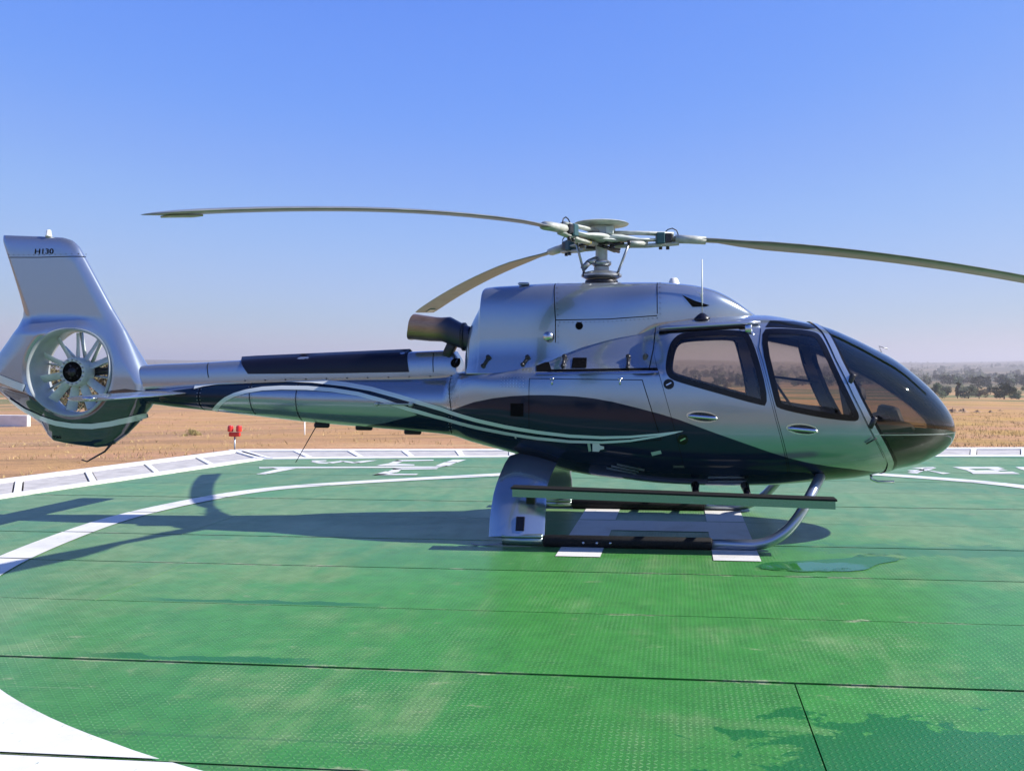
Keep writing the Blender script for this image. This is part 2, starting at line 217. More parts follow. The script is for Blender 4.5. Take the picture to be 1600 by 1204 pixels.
# ---------------------------------------------------------------- materials
class NT:
    def __init__(self, name):
        self.m = bpy.data.materials.new(name); self.m.use_nodes = True
        self.t = self.m.node_tree; self.n = self.t.nodes; self.n.clear()
        self.out = self.n.new('ShaderNodeOutputMaterial')
    def node(self, typ, **kw):
        nd = self.n.new('ShaderNode' + typ)
        for k, v in kw.items(): setattr(nd, k, v)
        return nd
    def link(self, a, b): self.t.links.new(a, b)
    def put(self, sock, v):
        if hasattr(v, 'is_linked') or isinstance(v, bpy.types.NodeSocket): self.link(v, sock)
        else: sock.default_value = v
    def math(self, op, a, b=None, c=None, clamp=False):
        nd = self.node('Math', operation=op, use_clamp=clamp)
        self.put(nd.inputs[0], a)
        if b is not None: self.put(nd.inputs[1], b)
        if c is not None: self.put(nd.inputs[2], c)
        return nd.outputs[0]
    def mix(self, f, a, b):
        nd = self.node('Mix', data_type='RGBA'); nd.clamp_factor = True
        self.put(nd.inputs[0], f); self.put(nd.inputs[6], a); self.put(nd.inputs[7], b)
        return nd.outputs[2]
    def mixf(self, f, a, b):
        nd = self.node('Mix', data_type='FLOAT'); nd.clamp_factor = True
        self.put(nd.inputs[0], f); self.put(nd.inputs[2], a); self.put(nd.inputs[3], b)
        return nd.outputs[0]
    def ramp(self, v, a, b):
        nd = self.node('MapRange', interpolation_type='SMOOTHSTEP')
        self.put(nd.inputs['Value'], v); nd.inputs['From Min'].default_value = a; nd.inputs['From Max'].default_value = b
        return nd.outputs[0]
    def noise(self, vec, scale, detail=4, rough=0.55, dist=0.0):
        nd = self.node('TexNoise'); nd.inputs['Scale'].default_value = scale; nd.inputs['Detail'].default_value = detail
        nd.inputs['Roughness'].default_value = rough; nd.inputs['Distortion'].default_value = dist
        if vec is not None: self.link(vec, nd.inputs['Vector'])
        return nd.outputs['Fac']
    def coord(self, which='Object'): return self.node('TexCoord').outputs[which]
    def sep(self, v):
        s = self.node('SeparateXYZ'); self.link(v, s.inputs[0]); return s.outputs
    def comb(self, x, y, z):
        c = self.node('CombineXYZ')
        for i, v in enumerate((x, y, z)): self.put(c.inputs[i], v)
        return c.outputs[0]
    def scale(self, v, s):
        nd = self.node('Mapping'); nd.inputs['Scale'].default_value = s; self.link(v, nd.inputs[0]); return nd.outputs[0]
    def bump(self, h, strength, dist):
        nd = self.node('Bump'); nd.inputs['Strength'].default_value = strength; nd.inputs['Distance'].default_value = dist
        self.link(h, nd.inputs['Height']); return nd.outputs[0]
    def principled(self, **kw):
        p = self.node('BsdfPrincipled')
        for k, v in kw.items(): self.put(p.inputs[k.replace('_', ' ')], v)
        self.link(p.outputs[0], self.out.inputs[0]); return p
    def curve(self, v, pts):
        """piecewise-linear curve v -> y through measured points"""
        xs = [p[0] for p in pts]; ys = [p[1] for p in pts]
        x0, x1, y0, y1 = min(xs), max(xs), min(ys), max(ys)
        mr = self.node('MapRange'); self.put(mr.inputs[0], v)
        mr.inputs[1].default_value = x0; mr.inputs[2].default_value = x1
        fc = self.node('FloatCurve'); self.link(mr.outputs[0], fc.inputs['Value'])
        cm = fc.mapping.curves[0]
        nrm = [((x - x0)/(x1 - x0), (y - y0)/(y1 - y0)) for x, y in pts]
        for q in nrm[1:-1]: cm.points.new(*q)
        for i, p in enumerate(sorted(nrm)):
            cm.points[i].location = p; cm.points[i].handle_type = 'VECTOR'
        fc.mapping.update()
        return self.math('MULTIPLY_ADD', fc.outputs[0], y1 - y0, y0)

def plain(name, col, rough=0.5, metal=0.0, coat=0.0, grain=0.0, gscale=40.0, spec=.5):
    m = NT(name); c = (*col, 1)
    if grain:
        n = m.noise(m.coord(), gscale, 5)
        c = m.mix(m.ramp(n, .3, .7), tuple(x*(1-grain) for x in col) + (1,), tuple(min(1, x*(1+grain)) for x in col) + (1,))
        rough = m.mixf(n, max(.02, rough*.8), min(1, rough*1.2))
    m.principled(Base_Color=c, Roughness=rough, Metallic=metal, Coat_Weight=coat, Coat_Roughness=.03, Specular_IOR_Level=spec)
    return m.m

SILVER, NAVY, PALE = (.27, .31, .38, 1), (.005, .014, .036, 1), (.62, .66, .67, 1)
def paint(name, kind):
    m = NT(name); co = m.coord(); x, y, z = m.sep(co)
    if kind == 'body':
        a = m.curve(x, CURVE_A); navy = m.math('LESS_THAN', z, a)
        b = m.curve(x, [(CURVE_B[0][0]-.02, .6)] + CURVE_B + [(CURVE_B[-1][0]+.02, .6)])
        fl = m.curve(x, [(FLOOR_B[0][0]-1, .6)] + FLOOR_B)
        inner = m.math('MULTIPLY', m.math('LESS_THAN', z, b), m.math('GREATER_THAN', z, fl))
        f = m.math('MULTIPLY', navy, m.math('SUBTRACT', 1.0, inner))
    elif kind == 'tail':
        f = m.math('LESS_THAN', z, m.curve(x, TAIL_BOUND))
    else:
        f = 0.0
    flake = m.noise(co, 900, 1)
    haze_ = m.noise(co, 5, 4, .5)
    rough = m.math('MULTIPLY_ADD', haze_, .03, m.mixf(f, .20, .09))
    col = m.mix(f, m.mix(flake, (.27, .315, .385, 1), (.36, .405, .47, 1)), NAVY)
    m.principled(Base_Color=col, Roughness=rough, Metallic=m.mixf(f, .70, .0), Coat_IOR=1.5 if kind == 'body' else 1.75, Coat_Weight=m.mixf(f, .8, .22 if kind == 'body' else 1.0), Coat_Roughness=.035, Specular_IOR_Level=m.mixf(f, .4, .16))
    return m.m

M = {}
M['body'] = paint('two tone metallic paint', 'body')
M['tail'] = paint('two tone metallic tail paint', 'tail')
M['silver'] = paint('silver blue metallic paint', 'silver')
M['pale'] = plain('pale silver stripe paint', PALE[:3], .3, .15, .6)
M['black'] = plain('black gap', (.003, .003, .004), .8, spec=.05)
M['gloss_black'] = plain('gloss black surround', (.003, .003, .005), .2, spec=.3)
M['rubber'] = plain('black rubber wear cover', (.012, .012, .013), .75, 0, 0, .5, 60, spec=.2)
M['chrome'] = plain('brushed alloy', (.55, .57, .6), .22, 1)
M['alloy'] = plain('grey anodised alloy', (.36, .38, .4), .38, .85, 0, .12, 30)
M['skid'] = plain('silver blue skid paint', (.33, .37, .46), .28, .75, .5)
M['greywhite'] = plain('pale grey enamel', (.42, .44, .41), .45, 0, .1, .15, 20)
M['fanpaint'] = plain('light grey fan paint', (.50, .54, .53), .4, 0, .1, .12, 12)
M['duct'] = plain('light grey duct paint', (.34, .37, .39), .42, 0, .1, .06, 10)
M['teal'] = plain('teal elastomer', (.012, .07, .09), .55)
M['darkmetal'] = plain('dark oily metal', (.035, .035, .04), .4, .6, 0, .4, 50)
M['blade'] = plain('grey composite blade', (.165, .17, .155), .42, 0, .15, .18, 6)
M['bladecap'] = plain('bare alloy blade edge', (.42, .41, .38), .4, .7)
M['white'] = plain('white enamel', (.8, .8, .78), .4)
M['red'] = plain('red lens', (.55, .03, .02), .25)
M['cloth'] = plain('dark seat leather', (.022, .021, .022), .6, 0, 0, .3, 30)
M['tan'] = plain('taupe cabin trim', (.12, .10, .08), .7)
M['panel'] = plain('dark navy access panel', (.006, .007, .018), .3, 0, 0, spec=.3)
M['step'] = plain('green grey step channel', (.26, .33, .31), .25, .85, .2)
M['yellow'] = plain('yellow tape', (.6, .45, .12), .6)
M['redmark'] = plain('red paint mark', (.6, .04, .03), .5)

def rust():
    m = NT('heat stained exhaust steel'); co = m.coord(); x, y, z = m.sep(co)
    n = m.noise(m.scale(co, (2, 2, 9)), 6, 6, .6)
    edge = m.ramp(m.math('ADD', x, m.math('MULTIPLY', n, .08)), EXH1[0]-.05, EXH1[0]+.16)
    col = m.mix(n, (.20, .11, .065, 1), (.46, .31, .21, 1)); col = m.mix(edge, col, (.05, .055, .08, 1))
    m.principled(Base_Color=col, Roughness=m.mixf(n, .28, .5), Metallic=.85); return m.m
M['rust'] = rust()
pad = None

def glass(name, tint, base=.02):
    m = NT(name)
    tr = m.node('BsdfTransparent'); tr.inputs[0].default_value = (*tint, 1)
    gl = m.node('BsdfGlossy'); gl.inputs['Roughness'].default_value = .015; gl.inputs[0].default_value = (.95, .97, 1, 1)
    fr = m.node('Fresnel'); fr.inputs[0].default_value = 1.5
    f = m.math('MULTIPLY_ADD', fr.outputs[0], 1.25, base, clamp=True)
    mx = m.node('MixShader'); m.link(f, mx.inputs[0]); m.link(tr.outputs[0], mx.inputs[1]); m.link(gl.outputs[0], mx.inputs[2])
    m.link(mx.outputs[0], m.out.inputs[0]); return m.m
M['pane'] = glass('bronze tinted window', (.75, .67, .59), .0)
M['bubble'] = glass('smoke tinted windshield', (.50, .46, .42), .0)

# ---------------------------------------------------------------- mesh helpers
def obj(name, vf, mat, parent=None, smooth=True, normals=None, auto=None):
    v, f = vf
    if normals is not None and len(f):
        Pn = np.array(v, float); Nn = np.array(normals, float)
        tri = np.array([q[:3] for q in f]); fn = np.cross(Pn[tri[:, 1]]-Pn[tri[:, 0]], Pn[tri[:, 2]]-Pn[tri[:, 0]])
        bad = np.einsum('ij,ij->i', fn, Nn[tri].mean(1)) < 0
        f = [tuple(q)[::-1] if b else q for q, b in zip(f, bad)]
    me = bpy.data.meshes.new(name); me.from_pydata([tuple(map(float, p)) for p in v], [], f)
    mats = mat if isinstance(mat, (list, tuple)) else [mat]
    for q in mats: me.materials.append(q)
    if smooth: me.polygons.foreach_set('use_smooth', [True]*len(me.polygons))
    if auto is not None and smooth: me.set_sharp_from_angle(angle=R(auto))
    if normals is not None:
        me.normals_split_custom_set_from_vertices([tuple(map(float, n)) for n in normals])
    if normals is None and parent is not pad and 4 < len(f) < 40000 and mat is not None and not (isinstance(mat, bpy.types.Material) and 'leaves' in mat.name):
        bm = bmesh.new(); bm.from_mesh(me); bmesh.ops.recalc_face_normals(bm, faces=bm.faces); bm.to_mesh(me); bm.free()
    me.update()
    o = bpy.data.objects.new(name, me); COL.objects.link(o)
    if parent is not None: o.parent = parent
    return o

def tag(o, label=None, cat=None, group=None, kind=None):
    for k, v in (('label', label), ('category', cat), ('group', group), ('kind', kind)):
        if v: o[k] = v
    return o

def empty(name, loc=(0, 0, 0), rz=0.0):
    e = bpy.data.objects.new(name, None); e.location = loc; e.rotation_euler = (0, 0, rz); e.empty_display_size = .3
    COL.objects.link(e); return e

def join(*parts):
    V, F = [], []
    for v, f in parts:
        o = len(V); V += [tuple(p) for p in v]; F += [tuple(i + o for i in q) for q in f]
    return V, F

def box(c, s, rot=None, bev=0.0):
    x, y, z = (d/2 for d in s)
    b = min(bev, x*.9, y*.9, z*.9)
    if b <= 0:
        P = [(i*x, j*y, k*z) for i in (-1, 1) for j in (-1, 1) for k in (-1, 1)]
        F = [(0,1,3,2), (4,6,7,5), (0,4,5,1), (2,3,7,6), (0,2,6,4), (1,5,7,3)]
    else:                                    # chamfered on every vertical-ish edge: 24 verts
        P, F, idx = [], [], {}
        for i in (-1, 1):
            for j in (-1, 1):
                for k in (-1, 1):
                    for a in range(3):
                        p = [i*(x-b), j*(y-b), k*(z-b)]
                        p[a] = (i*x, j*y, k*z)[a]; idx[(i, j, k, a)] = len(P); P.append(tuple(p))
        for a, (u, w) in ((0, (1, 2)), (1, (0, 2)), (2, (0, 1))):
            for s_ in (-1, 1):
                q = []
                for du, dw in ((-1,-1), (1,-1), (1,1), (-1,1)):
                    t = [0, 0, 0]; t[a] = s_; t[u] = du; t[w] = dw; q.append(idx[(*t, a)])
                F.append(tuple(q))
        for a, bb, c_ in ((0, 1, 2), (0, 2, 1), (1, 2, 0)):
            for s1 in (-1, 1):
                for s2 in (-1, 1):
                    q = []
                    for t_, ax in ((-1, a), (-1, bb), (1, bb), (1, a)):
                        t = [0, 0, 0]; t[a] = s1; t[bb] = s2; t[c_] = t_; q.append(idx[(*t, ax)])
                    F.append(tuple(q))
        for i in (-1, 1):
            for j in (-1, 1):
                for k in (-1, 1): F.append(tuple(idx[(i, j, k, a)] for a in range(3)))
    m = rot if rot is not None else Matrix.Identity(3)
    return [tuple(Vector(c) + m @ Vector(p)) for p in P], F

def frame_from(d):
    d = Vector(d).normalized(); up = Vector((0, 0, 1)) if abs(d.z) < .9 else Vector((1, 0, 0))
    a = d.cross(up).normalized(); b = a.cross(d).normalized(); return a, b

def tube(pts, rad, n=12, caps=True, flat=1.0):
    pts = [Vector(p) for p in pts]
    rads = rad if isinstance(rad, (list, tuple)) else [rad]*len(pts)
    V, F = [], []
    for i, p in enumerate(pts):
        d = (pts[min(i+1, len(pts)-1)] - pts[max(i-1, 0)])
        a, b = frame_from(d)
        for k in range(n):
            t = 2*math.pi*k/n
            V.append(tuple(p + a*math.cos(t)*rads[i] + b*math.sin(t)*rads[i]*flat))
    for i in range(len(pts)-1):
        for k in range(n):
            F.append((i*n+k, i*n+(k+1) % n, (i+1)*n+(k+1) % n, (i+1)*n+k))
    if caps: F += [tuple(range(n))[::-1], tuple((len(pts)-1)*n + k for k in range(n))]
    return V, F

def lathe(prof, n=32, axis='z', at=(0, 0, 0)):
    V, F = [], []
    for r, h in prof:
        for k in range(n):
            t = 2*math.pi*k/n; c, s = r*math.cos(t), r*math.sin(t)
            p = {'z': (c, s, h), 'y': (c, h, s), 'x': (h, c, s)}[axis]
            V.append(tuple(a + b for a, b in zip(p, at)))
    for i in range(len(prof)-1):
        for k in range(n):
            F.append((i*n+k, i*n+(k+1) % n, (i+1)*n+(k+1) % n, (i+1)*n+k))
    if prof[0][0] > 1e-6: F.append(tuple(range(n))[::-1])
    if prof[-1][0] > 1e-6: F.append(tuple((len(prof)-1)*n + k for k in range(n)))
    return V, F

def smoothloop(p, it=2):
    p = [tuple(q) for q in p]
    for _ in range(it):
        r = []
        for i in range(len(p)):
            a, b = p[i], p[(i+1) % len(p)]
            r += [(a[0]*.75 + b[0]*.25, a[1]*.75 + b[1]*.25), (a[0]*.25 + b[0]*.75, a[1]*.25 + b[1]*.75)]
        p = r
    return p

def area(p): return .5*sum(p[i][0]*p[(i+1) % len(p)][1] - p[(i+1) % len(p)][0]*p[i][1] for i in range(len(p)))
def inset(p, d):
    s = 1 if area(p) > 0 else -1; r = []
    for i in range(len(p)):
        a, b, c = Vector(p[i-1]), Vector(p[i]), Vector(p[(i+1) % len(p)])
        e1, e2 = (b-a).normalized(), (c-b).normalized()
        n1, n2 = Vector((-e1.y, e1.x))*s, Vector((-e2.y, e2.x))*s
        n = (n1+n2)
        if n.length < 1e-6: n = n1
        n = n.normalized(); k = 1/max(.45, n.dot(n1))
        q = b + n*d*k; r.append((q.x, q.y))
    return r
def resample(p, step, closed=True):
    r = []
    for i in range(len(p) if closed else len(p)-1):
        a, b = Vector(p[i]), Vector(p[(i+1) % len(p)])
        k = max(1, int(math.ceil((b-a).length/step)))
        for j in range(k):
            q = a.lerp(b, j/k); r.append(tuple(q))
    if not closed: r.append(tuple(p[-1]))
    return r
def inside(p, x, z):
    r = np.zeros(np.shape(x), bool); j = len(p)-1
    for i in range(len(p)):
        xi, zi = p[i]; xj, zj = p[j]
        c = ((zi > z) != (zj > z)) & (x < (xj-xi)*(z-zi)/((zj-zi) or 1e-12) + xi)
        r ^= c; j = i
    return r

class Skin:
    """Something with a side surface y = -Y(x,z): decals and panels are laid on it."""
    def __init__(self, Y, normal=None): self.Y, self.nf = Y, normal
    def lay(self, P, off, side=-1):
        P = np.array(P, float); x, z = P[:, 0], P[:, 1]
        y = side*self.Y(x, z)
        if self.nf is not None: n = self.nf(x, y, z)
        else:
            e = 4e-3; Yx = (self.Y(x+e, z)-self.Y(x-e, z))/(2*e); Yz = (self.Y(x, z+e)-self.Y(x, z-e))/(2*e)
            n = np.stack([-Yx, np.full_like(x, float(side)), -Yz], -1); n /= np.linalg.norm(n, axis=1, keepdims=True)
        return np.stack([x, y, z], -1) + n*off, n
    def patch(self, loop, holes=(), off=.003, side=-1, step=.045, edge=0.0):
        loops = [resample(loop, step)] + [resample(h, step) for h in holes]
        pts, edges = [], []
        for l in loops:
            o = len(pts); pts += l; edges += [(o+i, o+(i+1) % len(l)) for i in range(len(l))]
        nb = len(pts)
        xs = [p[0] for p in loops[0]]; zs = [p[1] for p in loops[0]]
        gx, gz = np.meshgrid(np.arange(min(xs), max(xs), step), np.arange(min(zs), max(zs), step))
        gx, gz = gx.ravel(), gz.ravel()
        ok = inside(inset(loops[0], step*.4) if len(loops[0]) > 8 else loops[0], gx, gz)
        for h in loops[1:]: ok &= ~inside(inset(h, -step*.4), gx, gz)
        pts += [(a, b) for a, b in zip(gx[ok], gz[ok])]
        r = delaunay_2d_cdt([Vector(p) for p in pts], edges, [], 4 if holes else 1, 1e-6)
        v2, f = [tuple(q) for q in r[0]], [tuple(q) for q in r[2]]
        if holes:
            keep = []
            for q in f:
                cx = sum(v2[i][0] for i in q)/len(q); cz = sum(v2[i][1] for i in q)/len(q)
                if not any(inside(h, np.array([cx]), np.array([cz]))[0] for h in loops[1:]): keep.append(q)
            f = keep
        P, n = self.lay(v2, off, side)
        out = []
        for q in f:
            a, b, c = (Vector(P[i]) for i in q[:3])
            nn = (b-a).cross(c-a)
            out.append(q if nn.dot(Vector(n[q[0]])) > 0 else q[::-1])
        if edge:                              # a rim that gives the panel thickness
            P = list(P); n = list(n); e = len(P)
            from collections import Counter
            cnt = Counter()
            for q in out:
                for i in range(len(q)): cnt[(q[i], q[(i+1) % len(q)])] += 1
            rim = [(a, b) for (a, b) in cnt if (b, a) not in cnt]
            mp = {}
            for a, b in rim:
                for k in (a, b):
                    if k not in mp:
                        mp[k] = len(P); P.append(P[k] - n[k]*edge); n.append(n[k])
            out += [(b, a, mp[a], mp[b]) for a, b in rim]
        return (P, out), n
    def strip(self, line, wid, off=.003, side=-1, step=.03, taper=False):
        line = resample(line, step, False); A, B = [], []
        L = len(line)
        for i, p in enumerate(line):
            a, b = Vector(line[max(0, i-1)]), Vector(line[min(L-1, i+1)]); d = (b-a).normalized(); n = Vector((-d.y, d.x))
            w_ = wid(i/(L-1)) if callable(wid) else wid
            p = Vector(p); A.append(tuple(p + n*w_/2)); B.append(tuple(p - n*w_/2))
        P, n = self.lay(A + B, off, side)
        F = []
        for i in range(L-1):
            q = (i, i+1, L+i+1, L+i); a, b, c = (Vector(P[k]) for k in q[:3])
            F.append(q if (b-a).cross(c-a).dot(Vector(n[i])) > 0 else q[::-1])
        return (P, F), n

def put(name, pn, mat, parent, **k):
    return obj(name, pn[0], mat, parent, True, pn[1], **k)
def ellipse(c, a, b, n=28, rot=0.0):
    cr, sr = math.cos(rot), math.sin(rot)
    return [(c[0] + a*math.cos(t)*cr - b*math.sin(t)*sr, c[1] + a*math.cos(t)*sr + b*math.sin(t)*cr) for t in [2*math.pi*i/n for i in range(n)]]

# ================================================================ TERRAIN
PC = w2(0, 0); pad = None
from mathutils import noise as mnoise
def terr(x, y):
    r = math.hypot(x - PC[0], y - PC[1]); d = max(0.0, r - 12.5)
    az = math.atan2(x, y)
    z = -.10 - .030*min(d, 290) - .0035*max(0, min(d, 900) - 290)
    if d > 900:
        t = min(1.0, (d - 900)/3600); t = t*t*(3 - 2*t)
        hill = 34 + 16*mnoise.noise(Vector((az*5.0, 1.3, 0))) + 7*mnoise.noise(Vector((az*17.0, 4.1, 0))) + 14*max(0, -az - .1)
        z += t*hill + t*8*mnoise.noise(Vector((x*.0016, y*.0016, 3)))
    k = min(1, max(0, (d - 3)/14))
    z += k*(.10*mnoise.noise(Vector((x*.16, y*.22, 0))) + .30*mnoise.noise(Vector((x*.03, y*.05, 7)))*min(1, d/30)) + min(1, d/4)*.025*mnoise.noise(Vector((x*1.1, y*1.1, 2)))
    return z

def terrain():
    V, F = [], []; NA = 420
    rs = [0.0, 6.0] + [7.5 + .55*i for i in range(34)]
    while rs[-1] < 7200: rs.append(rs[-1]*1.045)
    for r in rs:
        for k in range(NA):
            a = 2*math.pi*k/NA; x, y = PC[0] + r*math.sin(a), PC[1] + r*math.cos(a)
            V.append((x, y, terr(x, y)))
    for i in range(len(rs)-1):
        for k in range(NA):
            F.append((i*NA+k, (i+1)*NA+k, (i+1)*NA+(k+1) % NA, i*NA+(k+1) % NA))
    m = NT('dry field soil'); co = m.coord(); x, y, z = m.sep(co)
    big = m.noise(m.scale(co, (1, 3.2, 1)), .022, 6, .6, .6)
    mid = m.noise(m.scale(co, (1, 2.4, 1)), .16, 6, .62, .4)
    fine = m.noise(m.scale(co, (1, 1.6, 1)), 2.6, 8, .7)
    grit = m.noise(co, 14, 4, .7)
    straw, soil, dark, olive = (.47, .30, .10, 1), (.50, .28, .16, 1), (.22, .13, .075, 1), (.17, .17, .07, 1)
    c = m.mix(m.math('MULTIPLY', m.ramp(mid, .36, .62), m.math('MULTIPLY_ADD', m.ramp(x, -6, 6), .5, .5)), soil, straw)
    c = m.mix(m.math('MULTIPLY', m.ramp(big, .52, .64), .7), c, (.33, .215, .145, 1))
    furrow = m.noise(m.scale(co, (.05, .9, 1)), 1.0, 5, .62, .8)
    c = m.mix(m.math('MULTIPLY', m.ramp(furrow, .50, .66), .62), c, (.25, .155, .095, 1))
    c = m.mix(m.math('MULTIPLY', m.ramp(m.noise(m.scale(co, (.07, .6, 1)), 1.7, 5, .6, .5), .55, .7), .5), c, (.62, .44, .24, 1))
    c = m.mix(m.math('MULTIPLY', m.ramp(fine, .52, .74), .65), c, dark)
    c = m.mix(m.math('MULTIPLY', m.ramp(grit, .55, .8), .35), c, (.52, .38, .2, 1))
    dist = m.math('SQRT', m.math('ADD', m.math('POWER', x, 2.0), m.math('POWER', m.math('SUBTRACT', y, 9.7), 2.0)))
    plots = m.noise(m.scale(co, (1, 2.6, 1)), .011, 3, .5)
    g = m.math('MULTIPLY', m.ramp(dist, 70, 150), m.ramp(plots, .44, .54))
    c = m.mix(g, c, olive)
    far = m.noise(m.scale(co, (1, 2.2, 1)), .0038, 4, .6)
    cf = m.mix(m.ramp(far, .4, .6), (.065, .068, .045, 1), (.19, .145, .09, 1))
    c = m.mix(m.ramp(dist, 300, 700), c, cf)
    h = m.math('MULTIPLY_ADD', fine, .7, m.math('MULTIPLY', grit, .3))
    m.principled(Base_Color=c, Roughness=.95, Specular_IOR_Level=.1, Normal=m.bump(h, .9, .12))
    return tag(obj('dry_ground', (V, F), m.m), kind='structure')
terrain()

# ================================================================ HELIPAD
pad = empty('helipad', (OX, OY, 0), -PSI)
tag(pad, kind='structure')
back = PAD_IN
def ext(a, b, t): return (a[0] + (b[0]-a[0])*t, a[1] + (b[1]-a[1])*t)
PADP = [ext(back[1], back[0], 3.1), back[1], back[2], back[3], (9.6, 8.35), (13.0, 2.0), (13.0, -15.0), (-11.0, -15.0)]
PADO = [ext(PAD_OUT[1], PAD_OUT[0], 3.05), PAD_OUT[1], PAD_OUT[2], PAD_OUT[3], (10.6, 10.25)]

def pad_mat(name, base, wet=True):   # painted, dusty, non-slip tread, plus a vignette painted into the colour
    m = NT(name); co = m.coord(); x, y, z = m.sep(co)
    cell = .032
    u, v = m.math('DIVIDE', x, cell), m.math('DIVIDE', y, cell)
    par = m.math('MODULO', m.math('ABSOLUTE', m.math('ADD', m.math('FLOOR', u), m.math('FLOOR', v))), 2.0)
    fu, fv = m.math('SUBTRACT', m.math('FRACT', u), .5), m.math('SUBTRACT', m.math('FRACT', v), .5)
    p, q = m.math('ADD', fu, fv), m.math('SUBTRACT', fu, fv)
    a = m.mixf(par, p, q); b = m.mixf(par, q, p)
    e = m.math('ADD', m.math('POWER', m.math('DIVIDE', a, .62), 2.0), m.math('POWER', m.math('DIVIDE', b, .24), 2.0))
    loz = m.ramp(e, 1.05, .35)
    big = m.noise(m.scale(co, (.5, 1.2, 1)), .9, 6, .62, .6)
    streak = m.noise(m.scale(co, (1.6, .35, 1)), 1.5, 6, .65, .5)
    patch = m.noise(co, 2.1, 7, .7)
    oi = m.node('ObjectInfo').outputs['Random']
    c = m.mix(oi, tuple(k*.88 for k in base) + (1,), tuple(k*1.10 for k in base) + (1,))
    vignette = m.ramp(m.math('SQRT', m.math('ADD', m.math('POWER', m.math('DIVIDE', m.math('SUBTRACT', x, 1.0), 4.2), 2.0), m.math('POWER', m.math('DIVIDE', m.math('ADD', y, 4.6), 4.0), 2.0))), .45, 1.5)  # vignette brightness put into the colour: deck pales away from the near middle
    worn = m.math('MULTIPLY', m.ramp(m.math('ADD', m.math('MULTIPLY', vignette, .13), m.math('ADD', m.math('MULTIPLY', big, .6), m.math('MULTIPLY', streak, .45))), .52, .74), .85)  # noise is wear; its outward increase is the painted vignette
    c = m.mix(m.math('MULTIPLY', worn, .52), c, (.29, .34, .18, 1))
    c = m.mix(m.math('MULTIPLY', m.ramp(m.noise(m.scale(co, (.8, 1.6, 1)), 3.4, 7, .72, .3), .60, .72), .45), c, (.40, .41, .24, 1))
    c = m.mix(m.math('MULTIPLY', m.ramp(m.noise(m.scale(co, (1, 1, 1)), 1.3, 6, .7, .8), .56, .72), .35), c, (base[0]*.4, base[1]*.55, base[2]*.6, 1))
    c = m.mix(m.math('MULTIPLY', vignette, .20), c, (.22, .32, .26, 1))  # pale outer tone of the painted vignette
    tops = m.math('MULTIPLY', loz, m.math('MULTIPLY', m.ramp(patch, .48, .72), m.math('ADD', worn, .18)))
    c = m.mix(m.math('MULTIPLY', tops, .85), c, (.48, .46, .28, 1))
    c = m.mix(m.math('MULTIPLY', loz, m.math('MULTIPLY', m.ramp(patch, .35, .65), .34)), c, (.14, .36, .14, 1))
    c = m.mix(m.math('MULTIPLY', m.math('MULTIPLY', m.ramp(e, .9, 1.5), m.ramp(m.noise(co, 5, 6, .7), .3, .7)), .5), c, tuple(k*.42 for k in base) + (1,))
    # pale grit collected along the joints
    ph = m.math('FRACT', m.math('DIVIDE', m.math('SUBTRACT', y, Y0), PITCH))
    sd = m.math('MULTIPLY', m.math('MINIMUM', ph, m.math('SUBTRACT', 1.0, ph)), PITCH)
    gn = m.noise(m.scale(co, (1, 3, 1)), 5, 7, .75)
    crust = m.math('MULTIPLY', m.ramp(m.math('ADD', sd, m.math('MULTIPLY', m.math('SUBTRACT', gn, .5), -.22)), .022, .0), m.ramp(m.noise(co, 1.1, 3), .45, .62))
    c = m.mix(m.math('MULTIPLY', crust, .7), c, (.42, .42, .27, 1))
    sc_ = m.noise(m.scale(co, (.6, 14, 1)), 1.4, 4, .6, 1.2)
    c = m.mix(m.math('MULTIPLY', m.ramp(sc_, .68, .76), .22), c, (.40, .44, .30, 1))
    tyre = m.noise(m.scale(co, (.22, 7, 1)), 1.1, 5, .6, .8)
    c = m.mix(m.math('MULTIPLY', m.ramp(tyre, .64, .72), .30), c, (.02, .085, .03, 1))
    spk = m.noise(co, 60, 2, .6)
    c = m.mix(m.math('MULTIPLY', m.ramp(spk, .62, .8), .35), c, (.34, .38, .24, 1))
    rough = m.math('MULTIPLY_ADD', worn, .15, .40)
    if wet:                                    # water stains: front right corner and along two joints
        n = m.math('MULTIPLY', m.math('SUBTRACT', m.noise(m.scale(co, (1, 1.3, 1)), 3.2, 7, .62, .5), .5), 3.4)
        n2 = m.math('MULTIPLY', m.math('SUBTRACT', m.noise(m.scale(co, (1, .15, 1)), 2.6, 6, .6), .5), .55)
        d = m.math('SQRT', m.math('ADD', m.math('POWER', m.math('DIVIDE', m.math('SUBTRACT', x, 2.05), .9), 2.0), m.math('POWER', m.math('DIVIDE', m.math('SUBTRACT', y, -5.75), .62), 2.0)))
        w1 = m.ramp(m.math('ADD', m.math('SUBTRACT', 1.0, d), n), .02, .06)
        def seam(yc, xa, xb, wd):
            t = m.math('SUBTRACT', y, yc)
            prof = m.math('MULTIPLY', m.math('GREATER_THAN', t, 0.0), m.math('LESS_THAN', t, m.math('MULTIPLY', m.math('ADD', m.math('MULTIPLY', n2, 4.0), .6), wd)))
            inx = m.math('MULTIPLY', m.ramp(x, xa, xa+.5), m.ramp(x, xb, xb-.5))
            return m.math('MULTIPLY', prof, inx)
        w = m.math('MAXIMUM', w1, m.math('MAXIMUM', seam(-4.652, -3.0, -1.1, .16), seam(-3.397, -3.4, -1.2, .13)))
        dd = m.math('SQRT', m.math('ADD', m.math('POWER', m.math('DIVIDE', m.math('SUBTRACT', x, 3.4), 1.9), 2.0), m.math('POWER', m.math('DIVIDE', m.math('SUBTRACT', y, -1.0), .28), 2.0)))
